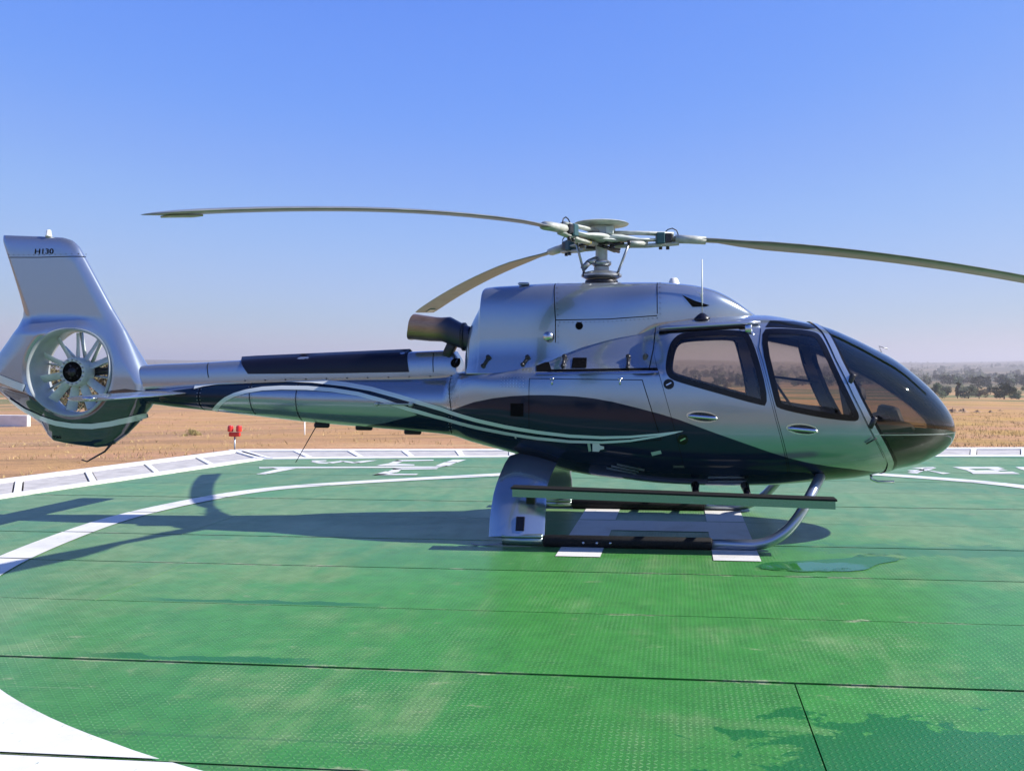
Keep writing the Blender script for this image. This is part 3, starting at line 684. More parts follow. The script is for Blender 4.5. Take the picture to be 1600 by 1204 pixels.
        w = m.math('MAXIMUM', w, m.math('MULTIPLY', m.ramp(m.math('ADD', m.math('SUBTRACT', 1.0, dd), n), .0, .15), .55))
        c = m.mix(m.math('MULTIPLY', w, .85), c, (base[0]*.25, base[1]*.58, base[2]*.8, 1))
        rough = m.mixf(w, rough, .30)
    if not wet: w = 0.0
    m.principled(Base_Color=c, Roughness=rough, Specular_IOR_Level=.5, Sheen_Weight=m.mixf(w, .05, 0.0), Sheen_Roughness=.4, Sheen_Tint=(.85, .92, .88, 1), Normal=m.bump(loz, .55, .004))
    return m.m
PITCH, Y0, GAP = 1.255, .338, .021
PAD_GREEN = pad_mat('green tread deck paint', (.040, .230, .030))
def white_mat():
    m = NT('worn white deck paint'); co = m.coord()
    n = m.noise(co, 1.8, 8, .68, .4); n2 = m.noise(m.scale(co, (3, 1, 1)), 9, 7, .75)
    c = m.mix(m.math('MULTIPLY', m.ramp(n, .46, .72), .55), (.70, .70, .68, 1), (.48, .46, .40, 1))
    c = m.mix(m.ramp(n2, .62, .68), c, (.16, .26, .14, 1))
    m.principled(Base_Color=c, Roughness=.5, Normal=m.bump(n2, .2, .004)); return m.m
WHITE = white_mat()

def clip_half(poly, y, keep_above):
    r = []
    for i in range(len(poly)):
        a, b = poly[i], poly[(i+1) % len(poly)]
        ia, ib = (a[1] >= y) == keep_above, (b[1] >= y) == keep_above
        if ia: r.append(a)
        if ia != ib:
            t = (y - a[1])/(b[1] - a[1]); r.append((a[0] + (b[0]-a[0])*t, y))
    return r
def bands():
    k = -14
    while Y0 + k*PITCH < 9.5:
        yield Y0 + k*PITCH + GAP/2, Y0 + (k+1)*PITCH - GAP/2; k += 1
def clip_band(poly, a, b):
    p = clip_half(poly, a, True)
    return clip_half(p, b, False) if len(p) > 2 else []
def prism(poly, z0, z1):
    if area(poly) < 0: poly = poly[::-1]
    n = len(poly); V = [(x, y, z0) for x, y in poly] + [(x, y, z1) for x, y in poly]
    return V, [tuple(range(n, 2*n)), tuple(range(n))[::-1]] + [(i, (i+1) % n, n+(i+1) % n, n+i) for i in range(n)]

obj('deck_base', prism(PADP, -.16, -.035), plain('dark deck substructure', (.012, .018, .014), .9), pad, False)
BANDS = list(bands())
for a, b in BANDS:
    p = clip_band(PADP, a, b)
    if len(p) < 3: continue
    xs = [q[0] for q in p]
    dz = random.uniform(-.002, .002)
    # butt joints across the planks
    cuts = [min(xs)-1] + ([1.50] if a < -4.7 and b > -5.9 else ([-6.0 + random.random()*3] if random.random() < .4 else [])) + [max(xs)+1]
    for c0, c1 in zip(cuts, cuts[1:]):
        sw = lambda pp: [(v, u) for u, v in pp]
        q = sw(clip_band(sw(p), c0 + .004, c1 - .004))
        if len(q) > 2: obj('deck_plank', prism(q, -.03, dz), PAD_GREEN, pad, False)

def painted(name, polys, z=.0065):
    V, F = [], []
    for poly in polys:
        for a, b in BANDS:
            p = clip_band(poly, a + .004, b - .004)
            if len(p) < 3 or abs(area(p)) < 1e-5: continue
            if area(p) < 0: p = p[::-1]
            o = len(V); V += [(x, y, z) for x, y in p]; F.append(tuple(range(o, o+len(p))))
    return obj(name, (V, F), WHITE, pad, False)
# the big ring: radius measured round the circle
RC = (.65, .03)
rr = sorted((math.atan2(y-RC[1], x-RC[0]) % (2*math.pi), math.hypot(x-RC[0], y-RC[1])) for x, y in RING)
ra = np.array([a for a, _ in rr]); rv = np.array([r for _, r in rr])
extra = np.array([R(-45), R(-20), R(5), R(25)]) % (2*math.pi)
ra = np.concatenate([ra, extra]); rv = np.concatenate([rv, np.full(4, 6.2)]); s_ = np.argsort(ra); ra, rv = ra[s_], rv[s_]
ra3 = np.concatenate([ra - 2*math.pi, ra, ra + 2*math.pi]); rv3 = np.concatenate([rv]*3)
ker = np.linspace(-.12, .12, 9)
rad = lambda t: float(np.mean(np.interp(t + ker, ra3, rv3)))
NR = 220; ring = []
for i in range(NR):
    t0, t1 = 2*math.pi*i/NR, 2*math.pi*(i+1)/NR
    q = []
    for t, s in ((t0, -1), (t0, 1), (t1, 1), (t1, -1)):
        r = rad(t) + s*(.165 + .075*max(0, 1-abs(t-R(247))/R(30))); q.append((RC[0] + r*math.cos(t), RC[1] + r*math.sin(t)))
    ring.append(q)
painted('landing_circle', ring)
rect = lambda x0, x1, y0, y1: [(x0, y0), (x1, y0), (x1, y1), (x0, y1)]
painted('painted_letter', [rect(-.29, .13, -1.60, 1.66), rect(1.17, 1.60, -1.64, 1.66), rect(.13, 1.17, -.27, .33)], .006)
for k, l in enumerate(LETTERS_LEFT + LETTERS_RIGHT):
    pass
painted('painted_lettering', LETTERS_LEFT, .0065)
painted('painted_lettering', LETTERS_RIGHT, .0065)

# puddle of water left on the deck
pm = NT('shallow water'); n = pm.noise(pm.coord(), 25, 3)
e_ = pm.noise(pm.coord(), 5, 6, .65); pc = pm.coord(); px_, py_, pz_ = pm.sep(pc)
def pell(cx, cy, a, b): return pm.math('SQRT', pm.math('ADD', pm.math('POWER', pm.math('DIVIDE', pm.math('SUBTRACT', px_, cx), a), 2.0), pm.math('POWER', pm.math('DIVIDE', pm.math('SUBTRACT', py_, cy), b), 2.0)))
wet = pm.ramp(pm.math('ADD', pm.math('MULTIPLY', e_, .9), pm.math('MULTIPLY', pell(2.12, -1.80, .42, .17), -.5)), -.12, .10)
film = pm.ramp(pm.math('ADD', pm.math('MULTIPLY', e_, 1.1), pm.math('MULTIPLY', pell(2.2, -1.62, .95, .42), -.55)), -.16, .16)
pm.principled(Base_Color=(.018, .135, .022, 1), Roughness=pm.mixf(wet, .22, .02), Specular_IOR_Level=pm.mixf(wet, .12, .5), Alpha=film, Normal=pm.bump(n, .03, .002))
pl = resample(smoothloop(PUDDLE, 2), .04)
pl = [(x + .03*mnoise.noise(Vector((x*6, y*9, 1))), y + .025*mnoise.noise(Vector((x*6, y*9, 5)))) for x, y in pl]
if area(pl) < 0: pl = pl[::-1]
PUD_PIECES = []
for a, b in BANDS:
    if a < -1.3 < b or a < -1.0 < b or a < -2.0 < b: pass
r_ = delaunay_2d_cdt([Vector(p) for p in pl], [(i, (i+1) % len(pl)) for i in range(len(pl))], [], 1, 1e-6)
pud = obj('puddle', ([(q.x, q.y, .0045) for q in r_[0]], [tuple(f) for f in r_[2]]), pm.m, None, False)
for p_ in pud.data.polygons:
    if p_.normal.z < 0: p_.flip()
pud.location = (OX, OY, 0); pud.rotation_euler = (0, 0, -PSI); tag(pud, kind='structure')

# perimeter frame of white rails with grey infill panels
fm = plain('white painted steel rail', (.78, .77, .74), .5, 0, 0, .08, 5)
im = plain('dusty grey infill sheet', (.46, .44, .42), .8, 0, 0, .14, 4)
def edge_run(i0, i1, o0, o1, n, first=True):
    i0, i1, o0, o1 = (Vector(p) for p in (i0, i1, o0, o1))
    lerp = lambda s, t: tuple(i0.lerp(i1, s).lerp(o0.lerp(o1, s), t))
    wd = (o0 - i0).length; ln = (i1 - i0).length
    obj('edge_rail', prism([lerp(0, .0), lerp(1, .0), lerp(1, .16), lerp(0, .16)], -.1, .016), fm, pad, False)
    obj('edge_rail', prism([lerp(0, .80), lerp(1, .80), lerp(1, 1), lerp(0, 1)], -.1, .022), fm, pad, False)
    for k in range(n):
        s0, s1 = k/n, (k+1)/n; h = .055/ln
        obj('edge_bar', prism([lerp(s0-h, .162), lerp(s0+h, .162), lerp(s0+h, .798), lerp(s0-h, .798)], -.1, .018), fm, pad, False)
        obj('edge_panel', prism([lerp(s0+h+.002, .165), lerp(s1-h-.002, .165), lerp(s1-h-.002, .795), lerp(s0+h+.002, .795)], -.1, .002 + random.uniform(-.004, .003)), im, pad, False)
edge_run(back[1], PADP[0], PAD_OUT[1], PADO[0], 13)
seg = [(back[1], back[2], PAD_OUT[1], PAD_OUT[2], 5), (back[2], back[3], PAD_OUT[2], PAD_OUT[3], 10), (back[3], (9.6, 8.35), PAD_OUT[3], (10.6, 10.25), 2)]
for s in seg: edge_run(*s)

lw = lambda a, b, t: (a[0]+(b[0]-a[0])*t, a[1]+(b[1]-a[1])*t)
ci, co2 = back[1], PAD_OUT[1]
for s in (-1, 1):
    a_, b_ = (ci[0]+s*.10, ci[1]), (co2[0]+s*.10, co2[1])
    obj('corner_bar', prism([(a_[0]-.055, a_[1]+.1), (a_[0]+.055, a_[1]+.1), (b_[0]+.055, b_[1]-.1), (b_[0]-.055, b_[1]-.1)], -.1, .026 + .003*s), fm, pad, False)
# ================================================================ HELICOPTER
heli = empty('helicopter', (OX, OY, 0), -PSI)
tag(heli, 'silver and navy helicopter parked on its skids on the green helipad', 'helicopter')
fus = Loft(FUS, TIP); fus.waist = deck_waist; cowl = Loft(COWL); spine = Loft(SPINE)
def flare(x, z):                       # the cowling foot sweeps out to meet the deck
    zb_ = cowl.par(x)[3]; k = np.clip(1-(np.asarray(z)-zb_)/.34, 0, 1.15)
    return .12*k*k*np.clip((-.15-np.asarray(x))/.5, 0, 1)*np.clip((np.asarray(x)-cowl.x0)/.08, 0, 1)
cowlY = lambda x, z: cowl.Y(x, np.maximum(z, cowl.par(x)[3]+.001)) + flare(x, z)
SK, CK, SP = Skin(fus.Y, fus.normal), Skin(cowlY), Skin(spine.Y, spine.normal)

def xpill(z):
    z = np.asarray(z); p = sorted((b, a) for a, b in PILLAR)
    zz = [p[0][0]-.25] + [q[0] for q in p] + [p[-1][0]+.12]; xx = [p[0][1]+.06] + [q[1] for q in p] + [p[-1][1]-.06]
    return np.interp(z, zz, xx)
WINS = [smoothloop(REAR_WIN, 2), smoothloop(FRONT_WIN, 2)]

def fuselage():
    TH = np.linspace(0, 2*np.pi, 145)[:-1]
    xp = np.full_like(TH, 2.5)
    for _ in range(40):
        _, z = fus.pt(xp, TH); xp = .5*xp + .5*xpill(z)
    xt = -5.55
    s = np.concatenate([np.linspace(0, .48, 90)[:-1], np.linspace(.48, .67, 60)[:-1], np.linspace(.67, 1, 110)])
    rows, nrm = [], []
    for t in s:
        # lines of constant station aft, leaning to the pillar line forward
        k = max(0, (t-.62)/.38); k = k*k*(3-2*k)
        x = xt + t*((1-k)*2.36 + k*xp - xt)
        y, z = fus.pt(x, TH); rows.append(np.stack([x, y, z], -1)); nrm.append(fus.normal(x, y, z))
    P = np.array(rows); N = np.array(nrm); nS, nT = P.shape[:2]
    cen = .25*(P[:-1] + P[1:] + np.roll(P, -1, 1)[:-1] + np.roll(P, -1, 1)[1:])
    hole = np.zeros(cen.shape[:2], bool)
    for w in WINS: hole |= inside(inset(w, .022), cen[..., 0], cen[..., 2])
    F = [(i*nT+j, i*nT+(j+1) % nT, (i+1)*nT+(j+1) % nT, (i+1)*nT+j) for i in range(nS-1) for j in range(nT) if not hole[i, j]]
    F.append(tuple(range(nT))[::-1])
    F = [f[::-1] for f in F]
    o = obj('fuselage', (P.reshape(-1, 3), F), M['body'], heli, True, N.reshape(-1, 3))
    # windshield bubble
    rows, nrm = [], []
    for t in np.linspace(0, 1, 60):
        q = np.sqrt(np.maximum(0, TIP - xp))*(1-t)
        x = np.minimum(TIP - q*q, TIP-1e-5); y, z = fus.pt(x, TH); rows.append(np.stack([x, y, z], -1))
        n = fus.normal(x, y, z); n = np.where(t > .985, np.array([1, 0, 0.]), n); nrm.append(n)
    P = np.array(rows); N = np.array(nrm); nS = len(P)
    F = [(i*nT+j, (i+1)*nT+j, (i+1)*nT+(j+1) % nT, i*nT+(j+1) % nT) for i in range(nS-1) for j in range(nT)]
    ws = obj('windshield', (P.reshape(-1, 3), F), M['bubble'], heli, True, N.reshape(-1, 3))
    # dark liner inside the lower nose
    V, F, mp = [], [], {}
    Pn = P.reshape(-1, 3); Nn_ = N.reshape(-1, 3)
    for i in range(nS-3):
        for j in range(nT):
            q = (i*nT+j, (i+1)*nT+j, (i+1)*nT+(j+1) % nT, i*nT+(j+1) % nT)
            if max(Pn[k][2] for k in q) < 1.075:
                r = []
                for k in q:
                    if k not in mp: mp[k] = len(V); V.append(tuple(Pn[k] - Nn_[k]*.022))
                    r.append(mp[k])
                F.append(tuple(r))
    obj('nose_liner', (V, F), M['cloth'], heli)
    # frame ring where bubble meets shell: silver pillar band and black seal
    def ringband(name, d0, d1, off, mat, lo=0, hi=1):
        V, Nn, F = [], [], []
        for d in (d0, d1):
            x = xp + d; y, z = fus.pt(x, TH); n = fus.normal(x, y, z)
            V.append(np.stack([x, y, z], -1) + n*off); Nn.append(n)
        V = np.concatenate(V); Nn = np.concatenate(Nn)
        F = [(j, nT+j, nT+(j+1) % nT, (j+1) % nT) for j in range(nT)]
        return obj(name, (V, F), mat, heli, True, Nn)
    ringband('windshield_seal', -.03, .062, .004, M['gloss_black'])
    ringband('windshield_pillar', -.035, .026, .013, M['silver'])
    return o, ws
fus_o, ws_o = fuselage()

# windshield centre post, dark visor strip and lower nose seam
cx = np.linspace(2.42, 3.47, 30)
def topline(xs, hw, off):
    V, F = [], []
    for x in xs:
        zt = float(fus.par(x)[0])
        for s in (-1, 1):
            z = zt - .012*(hw/.05)**2*.2; V.append((x, s*hw, float(fus.par(x)[0]) - .002 + off))
    for i in range(len(xs)-1): F.append((2*i, 2*i+2, 2*i+3, 2*i+1))
    return V, F
obj('centre_post', topline(cx, .03, .008), M['gloss_black'], heli)
def zline(zf, xa, xb, wid, name, mat, off=.004):
    xs = np.linspace(xa, xb, 40); up = [(x, zf(x)+wid/2) for x in xs]; dn = [(x, zf(x)-wid/2) for x in xs]
    for side in (-1, 1):
        P, n = SK.lay(up + dn, off, side); k = len(xs)
        F = [(i, i+1, k+i+1, k+i) for i in range(k-1)]
        if side > 0: F = [f[::-1] for f in F]
        obj(name, (P, F), mat, heli, True, n)
zline(lambda x: 1.10 - .01*(x-3), 2.79, 3.735, .010, 'nose_seam', M['alloy'])

# livery stripes
for line, wd in ((SW_A, lambda t: .046 if t < .5 else .046*(1-t)**.35*1.2), (SW_B, lambda t: .042 if t < .5 else .042*(1-t)**.35*1.2)):
    sl = [tuple(p) for p in line]
    for side in (-1, 1):
        put('livery_stripe', SK.strip(sl, wd, .0108, side), M['pale'], heli)

# doors with window surrounds, panes and handles, on both sides
def door(loop, win, handle, side):
    hole = inset(win, .012)
    gap = SK.patch(inset(loop, -.005), [inset(loop, .02)], .002, side)
    put('door_seal', gap, M['black'], heli)
    d = put('door', SK.patch(loop, [hole], .008, side, .04, .007), M['body'], heli)
    put('window_frame', SK.patch(inset(win, -.006), [inset(win, .052)], .012, side, .04), M['gloss_black'], d)
    put('window_pane', SK.patch(inset(win, .045), [], .0095, side, .05), M['pane'], d)
    h = put('handle_recess', SK.patch(ellipse(handle, .155, .055, 30, -.10), [], .010, side), M['chrome'], d)
    put('handle_cup', SK.patch(ellipse((handle[0]+.01, handle[1]-.002), .135, .042, 30, -.10), [], .012, side), M['darkmetal'], d)
    bar = [(handle[0]-.135, handle[1]+.006), (handle[0]+.15, handle[1]-.018)]
    P, n = SK.lay(resample(bar, .03, False), .022, side)
    put_t = tube([tuple(p) for p in P], [.014] + [.02]*(len(P)-2) + [.014], 10, True)
    obj('handle', put_t, M['chrome'], d)
rd, fd = smoothloop(REAR_DOOR, 1), smoothloop(FRONT_DOOR, 1)
for side in (-1, 1):
    door(rd, WINS[0], HANDLES[0], side); door(fd, WINS[1], HANDLES[1], side)
for side in (-1, 1): put('roof_window', SK.patch([tuple(p) for p in ROOF_WIN], [], .004, side), M['gloss_black'], heli)
# front door hinges and check strap by the pillar
for f in (.36, .68):
    x, z = 2.34 + f*.62, 2.1 - f*1.29
    P, n = SK.lay([(x-.035, z)], .012); obj('door_hinge', box(P[0], (.05, .03, .12), Matrix.Rotation(R(26), 3, 'Y'), .008), M['darkmetal'], heli)
obj('step_light', tube([tuple(SK.lay([(MIR0[0], MIR0[2])], .03)[0][0]), tuple(SK.lay([(MIR1[0], MIR1[2])], .05)[0][0])], .008, 8), M['darkmetal'], heli)

# engine bay door, seams, vents, catches
put('engine_bay_door', SK.patch(ENG_DOOR, [], .006, -1, .05, .006), M['body'], heli)
put('panel_gap', SK.patch(inset(ENG_DOOR, -.008), [inset(ENG_DOOR, .02)], .002), M['black'], heli)
for l in [SEAM_BODY, ROOF_SEAM] + SEAMS_BOOM: put('panel_seam', SK.strip([tuple(p) for p in l], .007, .0045), M['black'], heli)
put('deck_gap', SK.strip([tuple(p) for p in DECK_GAP], .045, .003), M['black'], heli)
put('deck_rail', SK.strip([(p[0], p[1]-.022) for p in DECK_GAP], .02, .012), M['chrome'], heli)
for q in INTAKES: put('intake_opening', SK.patch([tuple(p) for p in q], [], .0055), M['black'], heli)
def catch(skin, a, b):
    P, n = skin.lay([a, b], .016); c = (Vector(P[0])+Vector(P[1]))/2; d = Vector(P[1])-Vector(P[0])
    obj('panel_catch', join(tube([P[0], P[1]], .017, 8), tube([tuple(Vector(P[0]) + Vector(n[0])*-.01), tuple(Vector(P[0]) + Vector(n[0])*.02)], .02, 8), tube([tuple(Vector(P[1]) + Vector(n[1])*-.01), tuple(Vector(P[1]) + Vector(n[1])*.02)], .024, 8)), M['darkmetal'], heli)
for a, b in LATCHES: catch(SK, a, b)
for a, b in COWL_LATCH: catch(CK, a, b)
for a, b in HATCH_LATCH:
    P, n = SK.lay([a, b], .012); obj('hatch_latch', join(tube([P[0], P[1]], .008, 8), box(tuple(P[0]), (.04, .012, .02))), M['chrome'], heli)
for c in CAPS:
    cap = put('filler_cap', SK.patch(ellipse(c, .042, .040), [], .010), M['gloss_black'], heli)
    put('cap_ring', SK.patch(ellipse(c, .053, .05), [ellipse(c, .041, .039)], .013), M['gloss_black'], cap)
    put('cap_key', SK.strip([(c[0]-.025, c[1]-.012), (c[0]+.025, c[1]+.014)], .012, .016), M['chrome'], cap)
pm_ = plain('white placard', (.7, .72, .7), .5); gm_ = plain('pale green placard', (.35, .5, .38), .5)
for q, mt in zip(PLACARDS, (pm_, gm_, gm_)): put('placard', SK.patch([tuple(p) for p in q], [], .006), mt, heli)
for l in BELLY_SLOTS: put('belly_vent', SK.strip([tuple(p) for p in l], .022, .006), M['alloy'], heli)
def dots(skin, pts, r, off, name, mat, parent):
    V, F, N = [], [], []
    for p in pts:
        P, n = skin.lay(ellipse(p, r, r, 6), off); o = len(V); V += list(P); N += list(n); F.append(tuple(range(o, o+6))[::1])
    F = [f if (Vector(V[f[1]])-Vector(V[f[0]])).cross(Vector(V[f[2]])-Vector(V[f[0]])).dot(Vector(N[f[0]])) > 0 else f[::-1] for f in F]
    return obj(name, (V, F), mat, parent, True, N)
rv_ = []
for l in [SEAM_BODY] + SEAMS_BOOM:
    rv_ += [(x+.018, z) for x, z in resample([tuple(p) for p in l], .045, False)] + [(x-.018, z) for x, z in resample([tuple(p) for p in l], .045, False)]
x0, z0 = INTAKES[0][0]
rv_ += [(x0 - .34 + .035*i, z0 - .16 - .03*j) for i in range(8) for j in range(4)]
tag(dots(SK, rv_, .005, .006, 'rivets', M['alloy'], heli), kind='stuff')

# sliding door rail and bracket under the roof edge
ra_, rb_ = Vector(RAIL0), Vector(RAIL1)
def rail_pts(a, b, n=8, out=.02):
    pts = []
    for i in range(n+1):
        x = a.x + (b.x-a.x)*i/n; z = a.z + (b.z-a.z)*i/n
        P, _ = SK.lay([(x, z)], out); pts.append(tuple(P[0]))
    return pts
obj('door_rail', tube(rail_pts(ra_, rb_), [.018] + [.03]*7 + [.018], 8), M['skid'], heli)
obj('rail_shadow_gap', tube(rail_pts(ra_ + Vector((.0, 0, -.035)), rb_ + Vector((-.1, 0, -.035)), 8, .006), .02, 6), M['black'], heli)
P, _ = SK.lay([(RAIL1[0]-.13, RAIL1[2]-.075)], .03)
obj('rail_bracket', join(box(P[0], (.07, .04, .08), None, .01), tube([tuple(P[0]), (P[0][0]+.1, P[0][1]-.004, P[0][2]-.12)], .013, 8)), M['chrome'], heli)

# cabin interior
zf = .78
obj('cabin_floor', box((1.6, 0, zf), (2.2, 1.3, .06), None, .02), M['tan'], heli, False)
obj('rear_bulkhead', box((.52, 0, 1.35), (.06, 1.6, 1.1), None, .02), M['tan'], heli, False)
def seat(x, y, zback, rake=14, wd=.44):
    s = empty('cabin_seat', (x, y, 0)); s.parent = heli
    r = Matrix.Rotation(R(-rake), 3, 'Y'); base = Vector((0, 0, zf+.34))
    obj('seat_cushion', box((.22, 0, zf+.34), (.46, wd, .12), Matrix.Rotation(R(-6), 3, 'Y'), .04), M['cloth'], s, True, None, 40)
    obj('seat_back', box(base + r @ Vector((0, 0, (zback-base.z)/2)), (.10, wd*.96, zback-base.z), r, .04), M['cloth'], s, True, None, 40)
    obj('headrest', box(base + r @ Vector((0, 0, zback-base.z+.13)), (.10, .27, .19), r, .045), M['cloth'], s, True, None, 40)
    obj('seat_leg', box((.2, 0, zf+.16), (.3, .34, .26), None, .02), M['tan'], s, False)
zb = 1.55
seat(SEAT_F[0]+.14, SEAT_F[1], 1.60, 10); seat(SEAT_F[0]+.10, -.42, 1.36, 10)
for y in (-.66, -.22, .22, .66): seat(.78, y, 1.32, 14, .40)
# instrument pedestal, console, sticks
def console():
    a = box((3.02, 0.05, 1.0), (.34, .5, .5), Matrix.Rotation(R(-18), 3, 'Y'), .05)
    b = box((3.13, 0.05, 1.24), (.12, .62, .22), Matrix.Rotation(R(-22), 3, 'Y'), .04)
    return join(a, b)
obj('instrument_console', console(), M['cloth'], heli, True, None, 40)
obj('control_stick', tube([(2.85, -.36, .80), (2.88, -.36, 1.0), (2.83, -.36, 1.16)], .014, 8), M['darkmetal'], heli)
obj('chin_box', box((2.86, -.42, .86), (.20, .22, .18), None, .03), M['tan'], heli, True, None, 40)
obj('cabin_grip_bar', join(tube([(1.86, .9, 1.66), (2.5, .86, 1.58)], .014, 8), tube([(1.95, .9, 1.65), (2.25, .9, 1.2)], .016, 8)), M['cloth'], heli)
obj('roof_liner', box((1.45, 0, 2.12), (1.4, 1.0, .05), None, .02), M['cloth'], heli, False)

# upper cowling
def loft_open(L, n=70, nth=40, th0=-.25, th1=math.pi+.25, closed_front=True):
    xs = np.linspace(L.x0, L.x1, n)
    TH = np.linspace(th0, th1, nth); rows, nr = [], []
    for x in xs:
        y, z = L.pt(np.full_like(TH, x), TH); rows.append(np.stack([np.full_like(TH, x), y, z], -1)); nr.append(L.normal(np.full_like(TH, x), y, z))
    P = np.array(rows); N = np.array(nr); nT = nth
    F = [(i*nT+j, (i+1)*nT+j, (i+1)*nT+j+1, i*nT+j+1) for i in range(n-1) for j in range(nT-1)]
    F += [tuple(range(nT)), tuple((n-1)*nT + k for k in range(nT))[::-1]]
    return (P.reshape(-1, 3), F), N.reshape(-1, 3)
def cowl_mesh():
    xs = np.concatenate([np.linspace(cowl.x0, cowl.x0+.24, 40)[:-1], np.linspace(cowl.x0+.24, cowl.x1, 90)])
    TH = np.linspace(-.3, math.pi+.3, 72); rows = []
    for x in xs:
        X = np.full_like(TH, x); y, z = cowl.pt(X, TH)
        zt, zb_, w, zm, nt, nb = cowl.par(x)
        # flare out at the foot where the cowling meets the deck
        rows.append(np.stack([X, y + np.sign(y)*flare(X, z), z], -1))
    P = np.array(rows); nT = len(TH); n = len(xs)
    F = [(i*nT+j, (i+1)*nT+j, (i+1)*nT+j+1, i*nT+j+1) for i in range(n-1) for j in range(nT-1)]
    F.append(tuple(range(nT)))
    return P.reshape(-1, 3), F
co_ = obj('engine_cowling', cowl_mesh(), M['silver'], heli, True, None, 50)
for l in COWL_SEAMS: put('panel_seam', CK.strip([tuple(p) for p in l], .009, .003), M['black'], heli)
put('cowling_vent', CK.patch([tuple(p) for p in COWL_VENT], [], .004), M['black'], heli)
for c in COWL_HOLES: put('drain_opening', CK.patch(ellipse(c, .04, .04), [], .005), M['black'], heli)
P, n = CK.lay([COWL_HOLES[0]], .0)
obj('drain_pipe', lathe([(.052, -.02), (.056, .05), (.042, .055), (.04, .0)], 20, 'y', tuple(Vector(P[0]) + Vector((-.02, -.03, -.0)))), M['chrome'], heli)
rv2 = []
for l in COWL_SEAMS[2:]: rv2 += [(x, z-.025) for x, z in resample([tuple(p) for p in l], .05, False)]
for l in COWL_SEAMS[:2]: rv2 += [(x+.03, z) for x, z in resample([tuple(p) for p in l], .06, False)]
tag(dots(CK, rv2, .006, .005, 'cowling_screws', M['darkmetal'], heli), kind='stuff')
put('roof_fairing_lip', SK.strip([tuple(p) for p in ARC], lambda t: .03*(.4+t), .012), M['silver'], heli)

# drive shaft cover along the boom
vf, nn = loft_open(spine, 80, 40)
obj('drive_shaft_cover', vf, M['silver'], heli, True, None, 45)
put('shaft_access_panel', SP.patch([tuple(p) for p in SPINE_PANEL], [], .012, -1, .05, .011), M['panel'], heli)
put('shaft_access_panel', SP.patch([tuple(p) for p in SPINE_PANEL], [], .012, 1, .05, .011), M['panel'], heli)
for l in SPINE_SEAM: put('panel_seam', SP.strip([tuple(p) for p in l], .008, .004), M['black'], heli)
put('oil_cooler_outlet', SP.patch(ellipse((SPINE_HOLE[0]-.02, SPINE_HOLE[1]), .052, .052), [], .006), M['black'], heli)
br = [(x, z-.012) for x, z in [(-4.05 + .24*i, float(spine.par(-4.05+.24*i)[3])+.03) for i in range(11)]]
tag(dots(SP, br, .009, .006, 'cover_screws', M['darkmetal'], heli), kind='stuff')

# exhaust
def exhaust():
    sec = [(EXH0[0]+.1, EXH0[2]-.02, .13, .13), (EXH0[0]+.02, EXH0[2], .135, .14), (EXH1[0]+.10, EXH1[2]-.02, .155, .155), (EXH1[0]+.02, EXH1[2]-.006, .17, .135), (EXH1[0]-.1, EXH1[2], .185, .135), (EXH2[0]+.04, EXH2[2], .2, .14), (EXH2[0]+.0, EXH2[2]+.002, .205, .145),
           (EXH2[0]+.0, EXH2[2]+.002, .195, .135), (EXH2[0]+.1, EXH2[2], .185, .125), (EXH1[0], EXH1[2], .15, .11)]
    V, F = [], []; n = 32
    for i, (x, z, ry, rz) in enumerate(sec):
        sh = .0
        for k in range(n):
            t = 2*math.pi*k/n; c, s = math.cos(t), math.sin(t); e = 2/2.8
            dx = -.035*s if i >= 4 and i < 8 else 0
            V.append((x - dx*1.0, EXH0[1] + ry*np.sign(c)*abs(c)**e, z + rz*np.sign(s)*abs(s)**e))
    for i in range(len(sec)-1):
        for k in range(n): F.append((i*n+k, i*n+(k+1) % n, (i+1)*n+(k+1) % n, (i+1)*n+k))
    F.append(tuple((len(sec)-1)*n + k for k in range(n)))
    return V, F
obj('exhaust_pipe', exhaust(), M['rust'], heli, True, None, 40)
obj('exhaust_collar', lathe([(.15, -.015), (.158, -.01), (.158, .02), (.15, .025)], 32, 'x', (EXH0[0]+.02, EXH0[1], EXH0[2])), M['darkmetal'], heli)
obj('exhaust_bracket', box((EXH1[0]+.1, EXH0[1], EXH1[2]-.22), (.1, .12, .18), Matrix.Rotation(R(25), 3, 'Y'), .01), M['darkmetal'], heli)

# ---------------------------------------------------------------- tail: shrouded fan and fin
HX, HZ, HR = HOLE
ang = np.array([math.atan2(z-HZ, x-HX) % (2*math.pi) for x, z in TAIL]); rad_ = np.array([math.hypot(x-HX, z-HZ) for x, z in TAIL])
o_ = np.argsort(ang); ang, rad_ = ang[o_], rad_[o_]
TP = np.array(TAIL)[o_]
def rho(t):
    t = np.asarray(t) % (2*math.pi)
    # exact ray/polygon-edge distance between sorted outline points
    i = np.searchsorted(ang, t) % len(ang); j = (i-1) % len(ang)
    a, b = TP[j], TP[i]; d = np.stack([np.cos(t), np.sin(t)], -1)
    e = b - a; ap = a - np.array([HX, HZ])
    den = d[..., 0]*(-e[..., 1]) + d[..., 1]*e[..., 0]
    return (ap[..., 0]*(-e[..., 1]) + ap[..., 1]*e[..., 0])/np.where(np.abs(den) < 1e-9, 1e-9, den)
TG = np.linspace(0, 2*math.pi, 1441); RG = rho(TG); RG = np.convolve(np.concatenate([RG[-3:-1], RG, RG[1:3]]), np.ones(5)/5, 'valid')
RG[-1] = RG[0]
rhos = lambda t: np.interp(np.asarray(t) % (2*math.pi), TG, RG)
zfin = 2.30
def smooth(a, b, v):
    t = np.clip((v-a)/(b-a), 0, 1); return t*t*(3-2*t)
